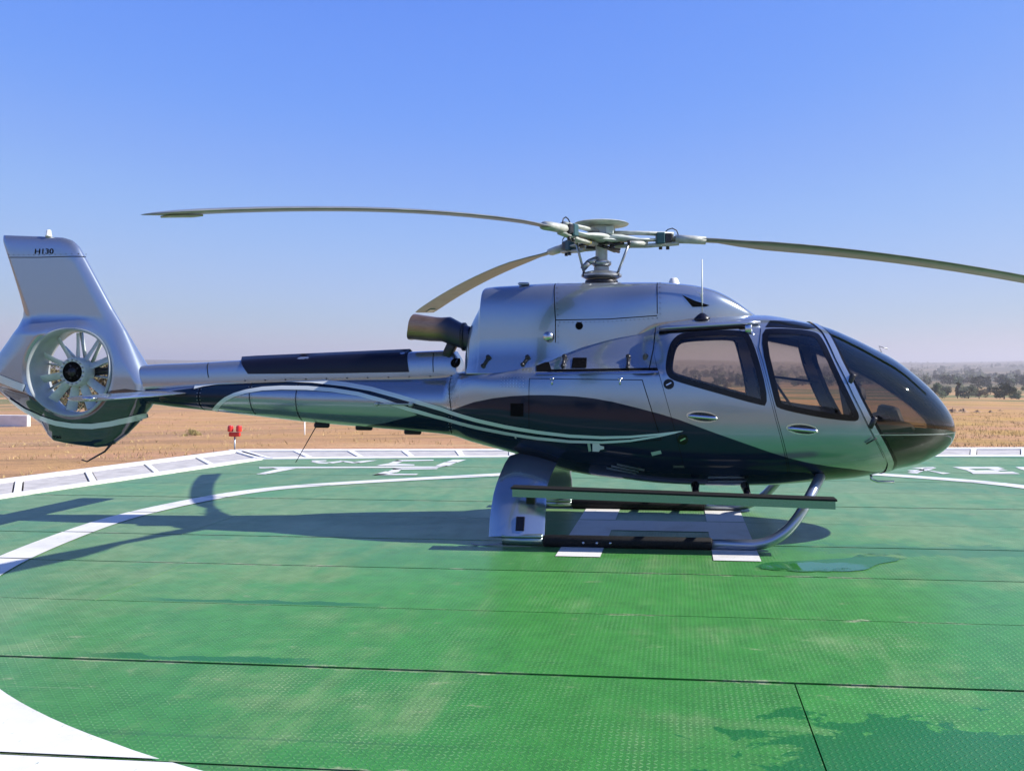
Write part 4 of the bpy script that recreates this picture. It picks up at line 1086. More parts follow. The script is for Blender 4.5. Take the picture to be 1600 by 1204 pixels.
def tailY(x, z):
    x, z = np.asarray(x, float), np.asarray(z, float)
    t = np.arctan2(z-HZ, x-HX); r = np.hypot(x-HX, z-HZ); R_ = rhos(t)
    T = .075 + .105*smooth(zfin + .10*(x+5.8)*0 + .06, zfin-.17-.5*smooth(-6.15, -5.7, x), z)*smooth(.95, 1.48, z)
    le = smooth(-.5, .6, np.cos(t))               # leading side blunt, trailing side sharp
    reach = .30*(1-le) + .15*le
    d = np.clip((R_-r)/reach, 0, 1)
    prof = np.sqrt(np.maximum(0, 1-(1-d)**2))
    lip = smooth(0, .07, r-HR)                    # rolled lip round the duct
    return np.maximum(.004, T*prof*(.9+.1*lip))
TK = Skin(tailY)
def tail_mesh():
    nphi, nr = 420, 46
    V, F = [], []
    TH = np.linspace(0, 2*math.pi, nphi+1)[:-1]
    u = np.linspace(0, 1, nr); u = 1-(1-u)**1.7
    for side in (-1, 1):
        o = len(V)
        for k in range(nr):
            R_ = rhos(TH); r = HR + (R_-HR)*u[k]
            x, z = HX + r*np.cos(TH), HZ + r*np.sin(TH); y = side*tailY(x, z)
            if k == nr-1: y = side*.004*np.ones_like(x)
            V += list(zip(x, y, z))
        for k in range(nr-1):
            for j in range(nphi):
                q = (o+k*nphi+j, o+k*nphi+(j+1) % nphi, o+(k+1)*nphi+(j+1) % nphi, o+(k+1)*nphi+j)
                F.append(q if side < 0 else q[::-1])
    o2 = nr*nphi
    for j in range(nphi):
        a = (nr-1)*nphi
        F.append((a+j, a+(j+1) % nphi, o2+a+(j+1) % nphi, o2+a+j))
    F = [f[::-1] for f in F]
    return V, F
tail_o = obj('tail_fin', tail_mesh(), M['tail'], heli, True, None, 70)
# duct wall
td = float(tailY(np.array([HX+HR+.01]), np.array([HZ]))[0])
def duct():
    V, F = [], []; n = 96; prof = [(HR+.022, -1.0), (HR+.008, -1.09), (HR-.012, -1.03), (HR-.028, -.6), (HR-.032, 0), (HR-.028, .6), (HR-.012, 1.03), (HR+.008, 1.09), (HR+.022, 1.0)]
    for r, h in prof:
        for k in range(n):
            t = 2*math.pi*k/n; x, z = HX + r*math.cos(t), HZ + r*math.sin(t)
            y0 = float(tailY(np.array([HX+(HR+.03)*math.cos(t)]), np.array([HZ+(HR+.03)*math.sin(t)]))[0])
            V.append((x, h*y0, z))
    for i in range(len(prof)-1):
        for k in range(n): F.append((i*n+k, i*n+(k+1) % n, (i+1)*n+(k+1) % n, (i+1)*n+k))
    return V, F
obj('fan_duct', duct(), M['duct'], heli, True, None, 60)
# fan
FX, FZ = HX+.01, HZ
fan = empty('tail_fan', (FX, -.02, FZ)); fan.parent = heli
obj('fan_hub', join(lathe([(.122, -.03), (.122, -.10), (.158, -.10), (.168, -.085), (.168, .06), (.1, .07)], 40, 'y')), M['fanpaint'], fan, True, None, 35)
obj('hub_well', lathe([(.121, -.095), (.118, -.03), (.0, -.025)], 32, 'y'), M['black'], fan)
obj('hub_mechanism', join(*[tube([(0, -.05, 0), (.085*math.cos(t), -.075 - .02*(i % 2), .085*math.sin(t))], .012, 6) for i, t in enumerate(np.linspace(0, 2*math.pi, 11)[:-1])], lathe([(.045, -.12), (.05, -.1), (.05, -.04)], 16, 'y'), lathe([(.0, -.125), (.03, -.12), (.03, -.1)], 12, 'y')), M['darkmetal'], fan)
tag(obj('hub_bolts', join(*[lathe([(.011, -.112), (.011, -.098)], 8, 'y', (.14*math.cos(t), 0, .14*math.sin(t))) for t in np.linspace(0, 2*math.pi, 17)[:-1]]), M['alloy'], fan), kind='stuff')
def fan_blade(deg):
    t = R(deg); d = Vector((math.cos(t), 0, math.sin(t))); s = Vector((-math.sin(t), 0, math.cos(t))); V, F = [], []
    secs = [(.15, .05, 66), (.20, .092, 62), (.30, .096, 52), (HR-.045, .115, 50)]
    n = 10
    for r, ch, tw in secs:
        a = R(90-tw); c1 = s*math.cos(a) + Vector((0, 1, 0))*math.sin(a); nn_ = c1.cross(d)
        for k in range(n):
            q = 2*math.pi*k/n; p = d*r + c1*(ch/2*math.cos(q)) + nn_*(.011*math.sin(q)); V.append(tuple(p))
    for i in range(len(secs)-1):
        for k in range(n): F.append((i*n+k, i*n+(k+1) % n, (i+1)*n+(k+1) % n, (i+1)*n+k))
    F += [tuple(range(n))[::-1], tuple((len(secs)-1)*n+k for k in range(n))]
    return V, F
for deg in (90, 122, 155, 191, 226, 260, 293, 324, 22, 55): obj('fan_blade', fan_blade(deg), M['fanpaint'], fan, True, None, 50)
for deg in (12, 48, 84, 120, 156, 192, 228, 264, 300, 336):
    t = R(deg); c_, s_2 = math.cos(t), math.sin(t)
    obj('stator_vane', tube([(.12*c_, .12, .12*s_2), ((HR-.03)*math.cos(t+.22), .13, (HR-.03)*math.sin(t+.22))], .034, 8, True, .35), M['fanpaint'], fan)
obj('fan_gearbox', join(lathe([(.0, .20), (.08, .19), (.13, .12), (.13, .06)], 24, 'y'), tube([(.05, .10, .0), (HR-.02, .11, .02)], [.05, .035], 12)), M['darkmetal'], fan)

for l, w_ in ((TAIL_BAND1, .085), (TAIL_BAND2, .062)):
    for side in (-1, 1): put('livery_stripe', TK.strip([tuple(p) for p in l], w_, .011, side), M['pale'], heli)
put('panel_seam', TK.strip([tuple(p) for p in TAIL_SEAM], .008, .004), M['black'], heli)
tag(dots(TK, [(x, z+.03) for x, z in resample([tuple(p) for p in TAIL_SEAM], .07, False)], .006, .004, 'fin_screws', M['darkmetal'], heli), kind='stuff')
def lettering(s, x, z, h, skin, mat, name='lettering', off=.004, parent=None, stretch=1.0, lean=0):
    cu = bpy.data.curves.new('lettering_curve', 'FONT'); cu.body = s; cu.size = 1; cu.align_x = 'CENTER'; cu.align_y = 'CENTER'; cu.offset = .012
    o = bpy.data.objects.new('lettering_tmp', cu); COL.objects.link(o)
    dg = bpy.context.evaluated_depsgraph_get(); me = bpy.data.meshes.new_from_object(o.evaluated_get(dg))
    v = [(x + p.co.x*h*1.4*stretch + p.co.y*h*lean, z + p.co.y*h*1.4) for p in me.vertices]; f = [tuple(p.vertices) for p in me.polygons]
    bpy.data.objects.remove(o); bpy.data.curves.remove(cu); bpy.data.meshes.remove(me)
    P, n = skin.lay(v, off)
    f = [q if (Vector(P[q[1]])-Vector(P[q[0]])).cross(Vector(P[q[2]])-Vector(P[q[0]])).dot(Vector(n[q[0]])) > 0 else q[::-1] for q in f]
    return obj(name, (P, f), mat, parent or heli, True, n)
lettering('H130', TXT[0], TXT[1], .062, TK, M['black'], stretch=1.25)
lettering('9265', TXT2[0], TXT2[1], .032, TK, M['black'], stretch=1.2)
lettering('E', E_MARK[0], E_MARK[1], .036, SK, pm_, off=.006)

# fin top light, tail bumper
obj('fin_light', join(lathe([(.035, -.02), (.035, .0), (.028, .005), (.026, .05), (.02, .06), (0, .062)], 16, 'z', (FINTOP[0], 0, FINTOP[2]+.005))), M['white'], heli)
obj('tail_bumper', tube([SKIDR0, (SKIDR0[0]-.08, 0, SKIDR0[2]-.09), (SKIDR1[0]+.12, 0, SKIDR1[2]+.05), (SKIDR1[0]+.05, 0, SKIDR1[2]+.01), (SKIDR1[0]-.02, 0, SKIDR1[2]+.03)], [.016, .012, .010, .009, .007], 8), M['darkmetal'], heli)
obj('bumper_bracket', box((SKIDR0[0]-.0, 0, SKIDR0[2]+.02), (.09, .05, .05), None, .01), M['darkmetal'], heli)
# horizontal stabiliser
def stab():
    V, F = [], []; n = 20
    secs = [(-1.50, .7), (-1.48, .95), (-1.43, 1), (-.3, 1), (0, 1), (.3, 1), (1.43, 1), (1.48, .95), (1.50, .7)]
    le, te = STAB['le'], STAB['te']
    for y, k in secs:
        z = STAB['z'] + (STAB['zt']-STAB['z'])*abs(y)/1.3
        for i in range(n):
            t = 2*math.pi*i/n; u = (1+math.cos(t))/2
            x = te + (le-te)*u; x = (te+le)/2 + (x-(te+le)/2)*(.6+.4*k)
            th = .050*k*(math.sqrt(max(u, 0))*1.4*(1.05-u)+.06)
            V.append((x, y, z + (th if math.sin(t) > 0 else -th)*min(1, abs(math.sin(t))*3)))
    for i in range(len(secs)-1):
        for k in range(n): F.append((i*n+k, i*n+(k+1) % n, (i+1)*n+(k+1) % n, (i+1)*n+k))
    F += [tuple(range(n))[::-1], tuple((len(secs)-1)*n+k for k in range(n))]
    return V, F
obj('stabiliser', stab(), M['silver'], heli, True, None, 40)
obj('navigation_light', tube([(STAB['te']+.20, -1.515, STAB['zt']), (STAB['te']+.32, -1.515, STAB['zt'])], .018, 10), M['chrome'], heli)
obj('stabiliser_bracket', box((-4.95, 0, STAB['z']-.05), (.3, .36, .1), None, .03), M['darkmetal'], heli)

# ---------------------------------------------------------------- landing gear
def skid(side):
    s = -1 if side < 0 else 1; fl = lambda p: (p[0], p[1]*(1 if side < 0 else -1), p[2])
    pts = [fl(p) for p in SKID[:1] + SKID[-2:]] ; bend = [fl(p) for p in BEND]
    def cr(ps, k=5):
        out = []
        for i in range(len(ps)-1):
            p0, p1, p2, p3 = (Vector(ps[max(0, i-1)]), Vector(ps[i]), Vector(ps[i+1]), Vector(ps[min(len(ps)-1, i+2)]))
            for j in range(k):
                t = j/k; out.append(tuple(.5*((2*p1) + (p2-p0)*t + (2*p0-5*p1+4*p2-p3)*t*t + (3*p1-p0-3*p2+p3)*t**3)))
        out.append(tuple(ps[-1])); return out
    g = empty('landing_skid', (0, 0, 0)); g.parent = heli
    r = .052
    x0 = SKID_BLACK
    obj('skid_tube', tube([pts[0], (x0[0], pts[0][1], .055)], r, 16), M['step'], g)
    fr = cr([pts[-1]] + bend)
    obj('skid_tube', tube([(x0[1], pts[0][1], .055)] + fr, r, 16), M['skid'], g)
    obj('wear_cover', tube([(x0[0]-.005, pts[0][1], .057), (x0[0]+.01, pts[0][1], .057), (x0[1]-.01, pts[0][1], .057), (x0[1]+.005, pts[0][1], .057)], [.05, .060, .060, .05], 16), M['rubber'], g)
    for k in range(3):
        x = -.07 + .132*k + .0
        obj('skid_bolt', lathe([(.0, .0), (.012, .002), (.014, .012)][::-1], 12, 'y', (x, s*1.16 + s*.052, .055)), M['chrome'], g) if side > 0 else \
        obj('skid_bolt', lathe([(.014, .012), (.012, .002), (.0, .0)], 12, 'y', (x, -1.16-.066, .055)), M['chrome'], g)
    obj('skid_saddle', box((-.68, s*1.16, .10), (.42, .10, .05), None, .015), M['step'], g)
    tp_ = [fl(p) for p in TAILSPRING]
    obj('skid_spring', tube(tp_, [.02, .018, .016, .014, .01], 8, True, .35), M['alloy'], g)
    # broad fairing round the rear cross tube
    V, F = [], []; n = 28
    for xa, xb, y, z in FAIR:
        cx_, hw = (xa+xb)/2, (xb-xa)/2; y_ = y if side < 0 else -y
        i = [q[3] for q in FAIR].index(z); a = Vector((0, FAIR[min(i+1, len(FAIR)-1)][2]-FAIR[max(i-1, 0)][2], FAIR[min(i+1, len(FAIR)-1)][3]-FAIR[max(i-1, 0)][3])).normalized()
        nrm = Vector((0, -a.z, a.y))
        if side > 0: nrm = Vector((0, -nrm.y, nrm.z))
        for k in range(n):
            t = 2*math.pi*k/n; c, s2 = math.cos(t), math.sin(t); u = (c+1)/2
            th = .055*(math.sqrt(u)*1.5*(1.12-u)+.05)/.75
            p = Vector((cx_ + hw*c, y_, z)) + nrm*(th*s2*.9)
            V.append(tuple(p))
    m_ = len(FAIR)
    for i in range(m_-1):
        for k in range(n): F.append((i*n+k, i*n+(k+1) % n, (i+1)*n+(k+1) % n, (i+1)*n+k))
    F += [tuple(range(n))[::-1], tuple((m_-1)*n+k for k in range(n))]
    if side > 0: F = [f[::-1] for f in F]
    f_ = obj('rear_strut_fairing', (V, F), M['silver'], g, True, None, 50)
    ya = FAIR[1][2]-.062 if side < 0 else -FAIR[1][2]+.062
    obj('fairing_hatch', box((-.70, -(1.155)*(-s), .215), (.085, .05, .14), Matrix.Rotation(R(20*s), 3, 'X'), .004), M['gloss_black'], g, False)
    # boarding step
    V, F = [], []
    (xa, za), (xb, zb2), (xc, zc), (xd, zd) = STEP
    yc = 1.27*s
    def slab(zo0, zo1, wd, e=0):
        Vv = []
        for x, z in ((xa-e, za), (xb+e, zb2)):
            for yy in (-wd, wd):
                for dz in (zo0, zo1): Vv.append((x, yc+yy, z+dz))
        return Vv, [(0,1,3,2), (4,6,7,5), (0,4,5,1), (2,3,7,6), (0,2,6,4), (1,5,7,3)]
    st = obj('boarding_step', slab(-.092, -.018, .085), M['step'], g, False)
    obj('step_tread', slab(-.0178, 0, .095, .015), M['rubber'], g, False)
    obj('step_bracket', box((xa+.16, s*1.20, za-.13), (.09, .10, .10), None, .01), M['gloss_black'], g, False)
    for fx in (1.02, 1.52):
        zt_ = float(fus.par(fx)[1])
        obj('step_strut', tube([(fx, s*1.2, .52), (fx+.0, s*.72, zt_+.06)], [.028, .045], 10), M['gloss_black'], g)
skid(-1); skid(1)
obj('rear_cross_tube', tube([(-.66, -.5, .78), (-.66, 0, .82), (-.66, .5, .78)], .06, 14), M['darkmetal'], heli)
obj('front_cross_tube', tube([(BEND[-1][0], -.76, BEND[-1][2]-.004), (BEND[-1][0]+.01, -.3, .70), (BEND[-1][0]+.01, .3, .70), (BEND[-1][0], .76, BEND[-1][2]-.004)], .05, 14), M['skid'], heli)

# ---------------------------------------------------------------- antennas and small fittings
def fz(x, y):                               # top surface of shell at x,y
    zt, zb_, w, zm, nt, nb = (float(q) for q in fus.par(x)); u = min(.999, abs(y)/w); return zm + (zt-zm)*(1-u**nt)**(1/nt)
x, y, z = WHIP0
zz = fz(x, y)
obj('whip_antenna', join(tube([(x, y, zz+.02), (x, y, WHIP1[2])], [.010, .005], 8)), M['white'], heli)
obj('antenna_base', lathe([(.09, -.03), (.085, .0), (.05, .035), (.02, .055), (.0, .06)], 20, 'z', (x, y, zz)), M['panel'], heli)
ct = lambda x_: float(cowl.par(x_)[0])
obj('dome_antenna', lathe([(.075, -.02), (.07, .0), (.042, .07), (.03, .078), (0, .08)], 20, 'z', (DOME0[0], 0, ct(DOME0[0]))), M['white'], heli)
obj('belly_wire_antenna', tube([VENTRAL0, VENTRAL1], [.006, .004], 6), M['darkmetal'], heli)
obj('wire_antenna_base', box((VENTRAL0[0]+.06, 0, VENTRAL0[2]), (.18, .05, .06), None, .015), M['panel'], heli)
for px_ in (-2.72, -2.15):
    zb_ = float(fus.par(px_)[1]); obj('blade_antenna', box((px_, 0, zb_-.01), (.2, .04, .06), None, .015), M['panel'], heli)
P, n = SK.lay([(BOOMROD0[0], BOOMROD0[2]), (BOOMROD1[0], BOOMROD1[2])], .03)
obj('boom_rod_antenna', join(tube([P[0], P[1]], .011, 8), lathe([(0, -.02), (.026, -.015), (.026, .03)], 12, 'y', P[1]), lathe([(0, -.02), (.022, -.015), (.022, .03)], 12, 'y', P[0])), M['greywhite'], heli)
obj('air_probe', tube([(OATP[0]-.02, OATP[1], OATP[2]-.05), (OATP[0]-.05, OATP[1], OATP[2]+.03), (OATP[0]+.04, OATP[1], OATP[2]+.0)], .006, 6), M['alloy'], heli)
obj('pitot_tube', tube([(2.86, -.25, .66), (2.87, -.25, .585), (2.93, -.25, .56), (3.1, -.25, .56)], .014, 8), M['chrome'], heli)
obj('roof_drain_lug', box((-.82, -.3, ct(-.82)+.0), (.12, .06, .03), None, .01), M['skid'], heli)

# ---------------------------------------------------------------- main rotor
rot = empty('main_rotor', (0, 0, 0)); rot.parent = heli
hz = HUBZ; za = hz['arm']
obj('rotor_mast', lathe([(.14, hz['base']-.06), (.14, hz['base']+.02), (.10, hz['base']+.03), (.085, hz['swash']+.02), (.085, hz['swash']+.09), (.068, hz['swash']+.10), (.066, za-.06), (.1, za-.03)], 28), M['greywhite'], rot, True, None, 35)
obj('swash_plate', lathe([(.10, hz['swash']-.045), (.18, hz['swash']-.04), (.225, hz['swash']-.015), (.225, hz['swash']+.005), (.19, hz['swash']+.03), (.10, hz['swash']+.05)], 36), M['alloy'], rot, True, None, 35)
obj('mast_boot', lathe([(.19, hz['base']-.04), (.18, hz['base']+.0), (.12, hz['base']+.012)], 28), M['darkmetal'], rot)
obj('rotor_cap', lathe([(.0, hz['capb']-.0), (.2, hz['capb']+.005), (.29, hz['capb']+.022), (.305, hz['capb']+.035), (.29, hz['capb']+.045), (.15, hz['cap']-.004), (.04, hz['cap']+.002), (0, hz['cap']+.006)], 48), M['greywhite'], rot, True, None, 40)
obj('cap_post', join(lathe([(.16, za+.02), (.15, hz['capb']+.0)], 6), box((.1, -.13, za+.07), (.09, .04, .09), None, .008)), M['fanpaint'], rot, False)
A0 = [6.7, 127.0, 245.9]
def hub_arm(deg):
    a = R(deg); d = Vector((math.cos(a), math.sin(a), 0)); s = Vector((-d.y, d.x, 0)); U = Vector((0, 0, 1))
    rm = Matrix((d, s, U)).transposed()
    g = rot
    P = lambda r, t, z: tuple(d*r + s*t + U*z)
    obj('upper_sleeve', join(tube([P(.12, .0, za+.055), P(.40, 0, za+.058), P(.80, 0, za+.045)], [.05, .046, .05], 10, True, .5)), M['greywhite'], g)
    obj('lower_sleeve', join(tube([P(.15, .0, za-.085), P(.5, 0, za-.085), P(.86, 0, za-.055)], [.045, .042, .045], 10, True, .55)), M['greywhite'], g)
    obj('star_arm', join(tube([P(.0, .0, za), P(.22, 0, za-.005), P(.42, 0, za-.02), P(.62, 0, za-.018)], [.17, .15, .075, .06], 12, True, .28)), M['fanpaint'], g)
    obj('elastomer_block', box(P(.655, 0, za-.005), (.10, .14, .13), rm, .012), M['teal'], g, False)
    obj('grip_plate', box(P(.74, 0, za-.0), (.09, .13, .10), rm, .012), M['darkmetal'], g, False)
    for r_2 in (.66, .74): obj('grip_bolt', tube([P(r_2, .03, za-.12), P(r_2, .03, za-.085)], .02, 8), M['darkmetal'], g)
    obj('band', tube([P(.30, 0, za-.085), P(.315, 0, za-.085)], .047, 10, True, .6), M['yellow'], g)
    obj('grip_hose', tube([P(.70, .02, za+.06), P(.74, .02, za+.10), P(.79, .02, za+.115), P(.84, .02, za+.09), P(.86, .02, za+.03)], .007, 6), M['darkmetal'], g)
    # pitch horn and link
    pr = (.27, -.24); P0 = P(.30, -.15, za-.07); P1 = tuple(Vector(P(.17, -.12, 0)) + U*(hz['swash']))
    obj('pitch_horn', tube([P(.5, -.02, za-.06), P(.38, -.10, za-.07), P0], [.03, .026, .022], 8), M['greywhite'], g)
    obj('pitch_link', tube([P0, P1], .014, 8), M['alloy'], g)
    obj('rod_end', join(lathe([(.022, -.02), (.022, .02)], 10, 'z', P0), lathe([(.024, -.02), (.024, .02)], 10, 'z', P1)), M['darkmetal'], g)
    # blade
    V, F = [], []; n = 20
    secs = [(.76, .105, .055), (.86, .115, .045), (1.05, .12, .040), (1.30, .14, .034), (1.55, .23, .032), (1.85, .335, .034), (2.2, .355, .036)] + [(2.2 + 2.85*i/12, .355, .036-.004*i/12) for i in range(1, 13)] + [(5.18, .345, .028), (5.28, .335, .022), (5.335, .32, .014), (5.345, .31, .008)]
    for r, ch, th in secs:
        z = za - .0192*r*r + .004; pit = R(9 - 1.6*(r-1.0)) if r > 1 else R(9)
        off = -.02 - (ch-.12)*.12
        for k in range(n):
            t = 2*math.pi*k/n; u = (1+math.cos(t))/2; yy = (.28 - (1-u))*ch if ch > .2 else (u-.5)*ch
            tt = th*(math.sqrt(u*(1-u))*2)**.8*.5*(1.15 if u > .5 else .8)
            sgn = 1 if math.sin(t) >= 0 else -1
            lead = -yy                                  # leading edge clockwise from above
            p = d*r + s*(lead*math.cos(pit)) + U*(z - lead*math.sin(pit)*-1*-1 + sgn*tt)
            V.append(tuple(p))
    for i in range(len(secs)-1):
        for k in range(n): F.append((i*n+k, i*n+(k+1) % n, (i+1)*n+(k+1) % n, (i+1)*n+k))
    F += [tuple(range(n))[::-1], tuple((len(secs)-1)*n+k for k in range(n))]
    b = obj('rotor_blade', (V, F), M['blade'], heli, True, None, 50)
    cuff = obj('blade_cuff', tube([P(.82, 0, za-.008), P(1.0, 0, za-.014), P(1.16, 0, za-.024)], [.072, .07, .066], 10, True, .66), M['greywhite'], b)
    obj('cuff_tape', tube([P(.85, 0, za-.009), P(.87, 0, za-.010)], .068, 10, True, .62), M['yellow'] if deg != A0[2] else M['redmark'], b)
    zt_ = za - .0192*5.2**2
    obj('tip_weight', box(P(5.16, .03, zt_-.012), (.22, .10, .012), rm @ Matrix.Rotation(R(9), 3, 'Y'), .004), M['bladecap'], b, False)
for deg in A0: hub_arm(deg)
obj('scissor_link', join(tube([(-.20, -.10, hz['swash']+.06), (-.13, -.12, hz['swash']+.13)], .035, 8), tube([(-.13, -.12, hz['swash']+.13), (-.05, -.06, hz['swash']+.17)], .035, 8), lathe([(.09, hz['swash']+.10), (.11, hz['swash']+.12), (.11, hz['swash']+.15), (.09, hz['swash']+.16)], 24)), M['alloy'], rot)
random.seed(3)
obj('hub_fittings', join(*[tube([(random.uniform(-.2, .2), random.uniform(-.2, .2), za-.06 + random.uniform(-.05, .02)), (random.uniform(-.25, .25), random.uniform(-.25, .25), za-.07 + random.uniform(-.06, .02))], random.uniform(.008, .02), 6) for _ in range(16)]), M['darkmetal'], rot)
obj('hub_plate', lathe([(.10, za-.06), (.2, za-.055), (.22, za-.04), (.2, za-.025), (.1, za-.02)], 24), M['fanpaint'], rot, True, None, 35)

# ================================================================ BEYOND THE PAD
def px2w(px, d): return (px-930)/1360*d
# obstruction light on the pad corner
cx_, cy_ = w2(*PAD_OUT[1])
ol = empty('obstruction_light', (cx_-.12, cy_+.12, 0)); ol.scale = (.78, .78, .9); tag(ol, 'twin red obstruction light on a thin post at the pad corner', 'warning light')
obj('post', tube([(0, 0, -.3), (0, 0, .33)], .022, 8), M['alloy'], ol)
obj('mount', box((0, 0, .36), (.30, .09, .10), None, .015), M['red'], ol, False)
for s in (-1, 1):
    obj('lamp', lathe([(.055, .42), (.075, .43), (.075, .53), (.06, .565), (0, .575)], 14, 'z', (s*.115, 0, 0)), M['red'], ol, True, None, 40)
# thin white marker post
d = 26.0; x = px2w(476, d); mp = obj('marker_post', join(tube([(0, 0, -.2), (0, 0, .42)], .02, 8), lathe([(.03, .40), (.03, .44), (0, .45)], 8)), M['white']); mp.location = (x, d, terr(x, d)); tag(mp, 'thin white marker stake in the dry ground behind the boom', 'post')

# low white wall at the left edge
d0, d1 = 43.5, 40.5; xa, xb = px2w(-330, d0), px2w(47, d1)
wl = empty('boundary_wall', ((xa+xb)/2, (d0+d1)/2, 0)); tag(wl, 'low white boundary wall behind the tail at the left edge', 'wall')
wm = plain('whitewashed wall', (.72, .72, .70), .8, 0, 0, .08, 2)
n = 5
for k in range(n):
    t0, t1 = k/n, (k+1)/n - .004
    ax, ay = xa+(xb-xa)*t0, d0+(d1-d0)*t0; bx, by = xa+(xb-xa)*t1, d0+(d1-d0)*t1
    zb_ = terr((ax+bx)/2, (ay+by)/2)
    ang_ = math.atan2(by-ay, bx-ax); L_ = math.hypot(bx-ax, by-ay)
    obj('wall_panel', box(((ax+bx)/2-wl.location.x, (ay+by)/2-wl.location.y, zb_+.06), (L_, .2, 1.0), Matrix.Rotation(ang_, 3, 'Z'), .02), wm, wl, False)

# dirt mounds in the right-hand field
sm = plain('dug earth', (.30, .20, .13), .95, 0, 0, .35, 3)
def mound(px, d, w_, h_):
    V, F = [], []; n, m_ = 22, 8; x = px2w(px, d); z0 = terr(x, d)-.12
    for i in range(m_):
        for k in range(n):
            t = 2*math.pi*k/n; r = (1-i/(m_-1))*w_/2*(1+.5*mnoise.noise(Vector((math.cos(t)*3, math.sin(t)*3, px*.37+i*.5)))); hh = h_*(i/(m_-1))**.9*(.75+.8*mnoise.noise(Vector((math.cos(t)*3+px, math.sin(t)*3+i*.7, 2))))
            V.append((r*math.cos(t), .6*r*math.sin(t), hh))
    for i in range(m_-1):
        for k in range(n): F.append((i*n+k, i*n+(k+1) % n, (i+1)*n+(k+1) % n, (i+1)*n+k))
    o = obj('dirt_mound', (V, F), sm); o.location = (x, d, z0)
    return o
for px_, d, w_, h_, lab in [(1489, 62, 1.5, .50, 'largest heap of dug earth in the field, second out from the helicopter nose'), (1505, 66, 1.4, .42, 'heap of dug earth third out from the helicopter nose'), (1527, 68, 1.2, .36, 'heap of dug earth in the middle of the row of six'),
                           (1549, 70, 1.2, .34, 'low heap of dug earth, second from the far end of the row'), (1563, 75, .9, .26, 'smallest heap of dug earth at the far right end of the row'), (1478, 60, 1.0, .42, 'heap of dug earth touching the outline of the helicopter nose')]:
    tag(mound(px_, d, w_, h_), lab, 'mound', 'heaps of dug earth in the field')

# vegetation
def leaf_mat(name, a, b):
    m = NT(name); oi = m.node('ObjectInfo').outputs['Random']; n = m.noise(m.coord(), 1.1, 3)
    c = m.mix(m.ramp(n, .35, .65), a + (1,), b + (1,)); c = m.mix(m.math('MULTIPLY', oi, .35), c, tuple(.6*k for k in a) + (1,))
    p = m.principled(Base_Color=c, Roughness=.75, Specular_IOR_Level=.2); return m.m
LM = [leaf_mat('grey green leaves', (.065, .085, .05), (.12, .14, .08)), leaf_mat('dry olive leaves', (.10, .09, .045), (.15, .13, .065)), leaf_mat('deep green leaves', (.045, .075, .036), (.085, .12, .055))]
BARK = plain('tree bark', (.10, .075, .055), .9)
def tree_mesh(seed, nl, leaf, kind):
    rnd = random.Random(seed); cl = []
    nb_ = 9 + rnd.randrange(5)
    for _ in range(nb_):
        a = rnd.uniform(0, 2*math.pi); q = rnd.random()
        if kind == 0: r = .38*math.sqrt(rnd.random()); z = .18 + .68*rnd.random(); s = rnd.uniform(.15, .25)
        elif kind == 1: r = .16*rnd.random(); z = .25 + .68*q; s = rnd.uniform(.10, .15)*(1.25-.6*q)
        else: r = .46*math.sqrt(rnd.random()); z = .24 + .52*rnd.random(); s = rnd.uniform(.15, .24)
        cl.append((r*math.cos(a), r*math.sin(a), z, s))
    V, F = [], []
    for i in range(nl):
        cx_, cy_, cz_, s = cl[rnd.randrange(len(cl))]
        v = Vector((rnd.gauss(0, 1), rnd.gauss(0, 1), rnd.gauss(0, .8))); v = v.normalized()*s*(rnd.random()**.45)
        c = Vector((cx_, cy_, cz_)) + v; L = leaf*rnd.uniform(.6, 1.4)
        a = Vector((rnd.gauss(0, 1), rnd.gauss(0, 1), rnd.gauss(0, 1))).normalized(); b = a.orthogonal().normalized()
        o = len(V); V += [tuple(c + a*L), tuple(c + b*L*.55), tuple(c - a*L*.8), tuple(c - b*L*.55)]; F.append((o, o+1, o+2, o+3))
    tv = [tube([(0, 0, -.06), (.01, 0, .2), (.0, .01, .5)], [.032, .024, .012], 7)]
    for cx_, cy_, cz_, s in cl[:6]: tv.append(tube([(0, 0, .2 + .1*rnd.random()), (cx_*.5, cy_*.5, cz_*.75), (cx_, cy_, cz_)], [.015, .010, .005], 5))
    return (V, F), join(*tv)
def make_tree(name, seed, nl, leaf, kind, lm):
    e = empty(name); cr, tr = tree_mesh(seed, nl, leaf, kind)
    obj('crown', cr, lm, e, False); obj('trunk', tr, BARK, e); return e
def copy_tree(e):
    c = e.copy(); COL.objects.link(c)
    for k in list(e.children):
        q = k.copy(); COL.objects.link(q); q.parent = c
    return c
def place(e, px_, d, h, rz, sx=1.0):
    x = px2w(px_, d); e.location = (x, d, terr(x, d)-.02*h); e.rotation_euler = (0, 0, rz); e.scale = (h*sx, h*sx, h)
near = [(70, 61, 3.9, 1.05, 0, 1, 'olive brown tree seen through the left side of the tail fan'), (112, 64, 3.3, 1.2, 0, 0, 'grey green tree seen through the middle of the tail fan'), (165, 60, 4.0, 1.0, 0, 1, 'olive brown tree showing at the right rim of the tail fan')]
for k, (px_, d, h, sx, kd, lm, lab) in enumerate(near):
    e = make_tree('field_tree', 40+k, 2600, .028, kd, LM[lm]); place(e, px_, d, h, k*1.7, sx); tag(e, lab, 'tree')
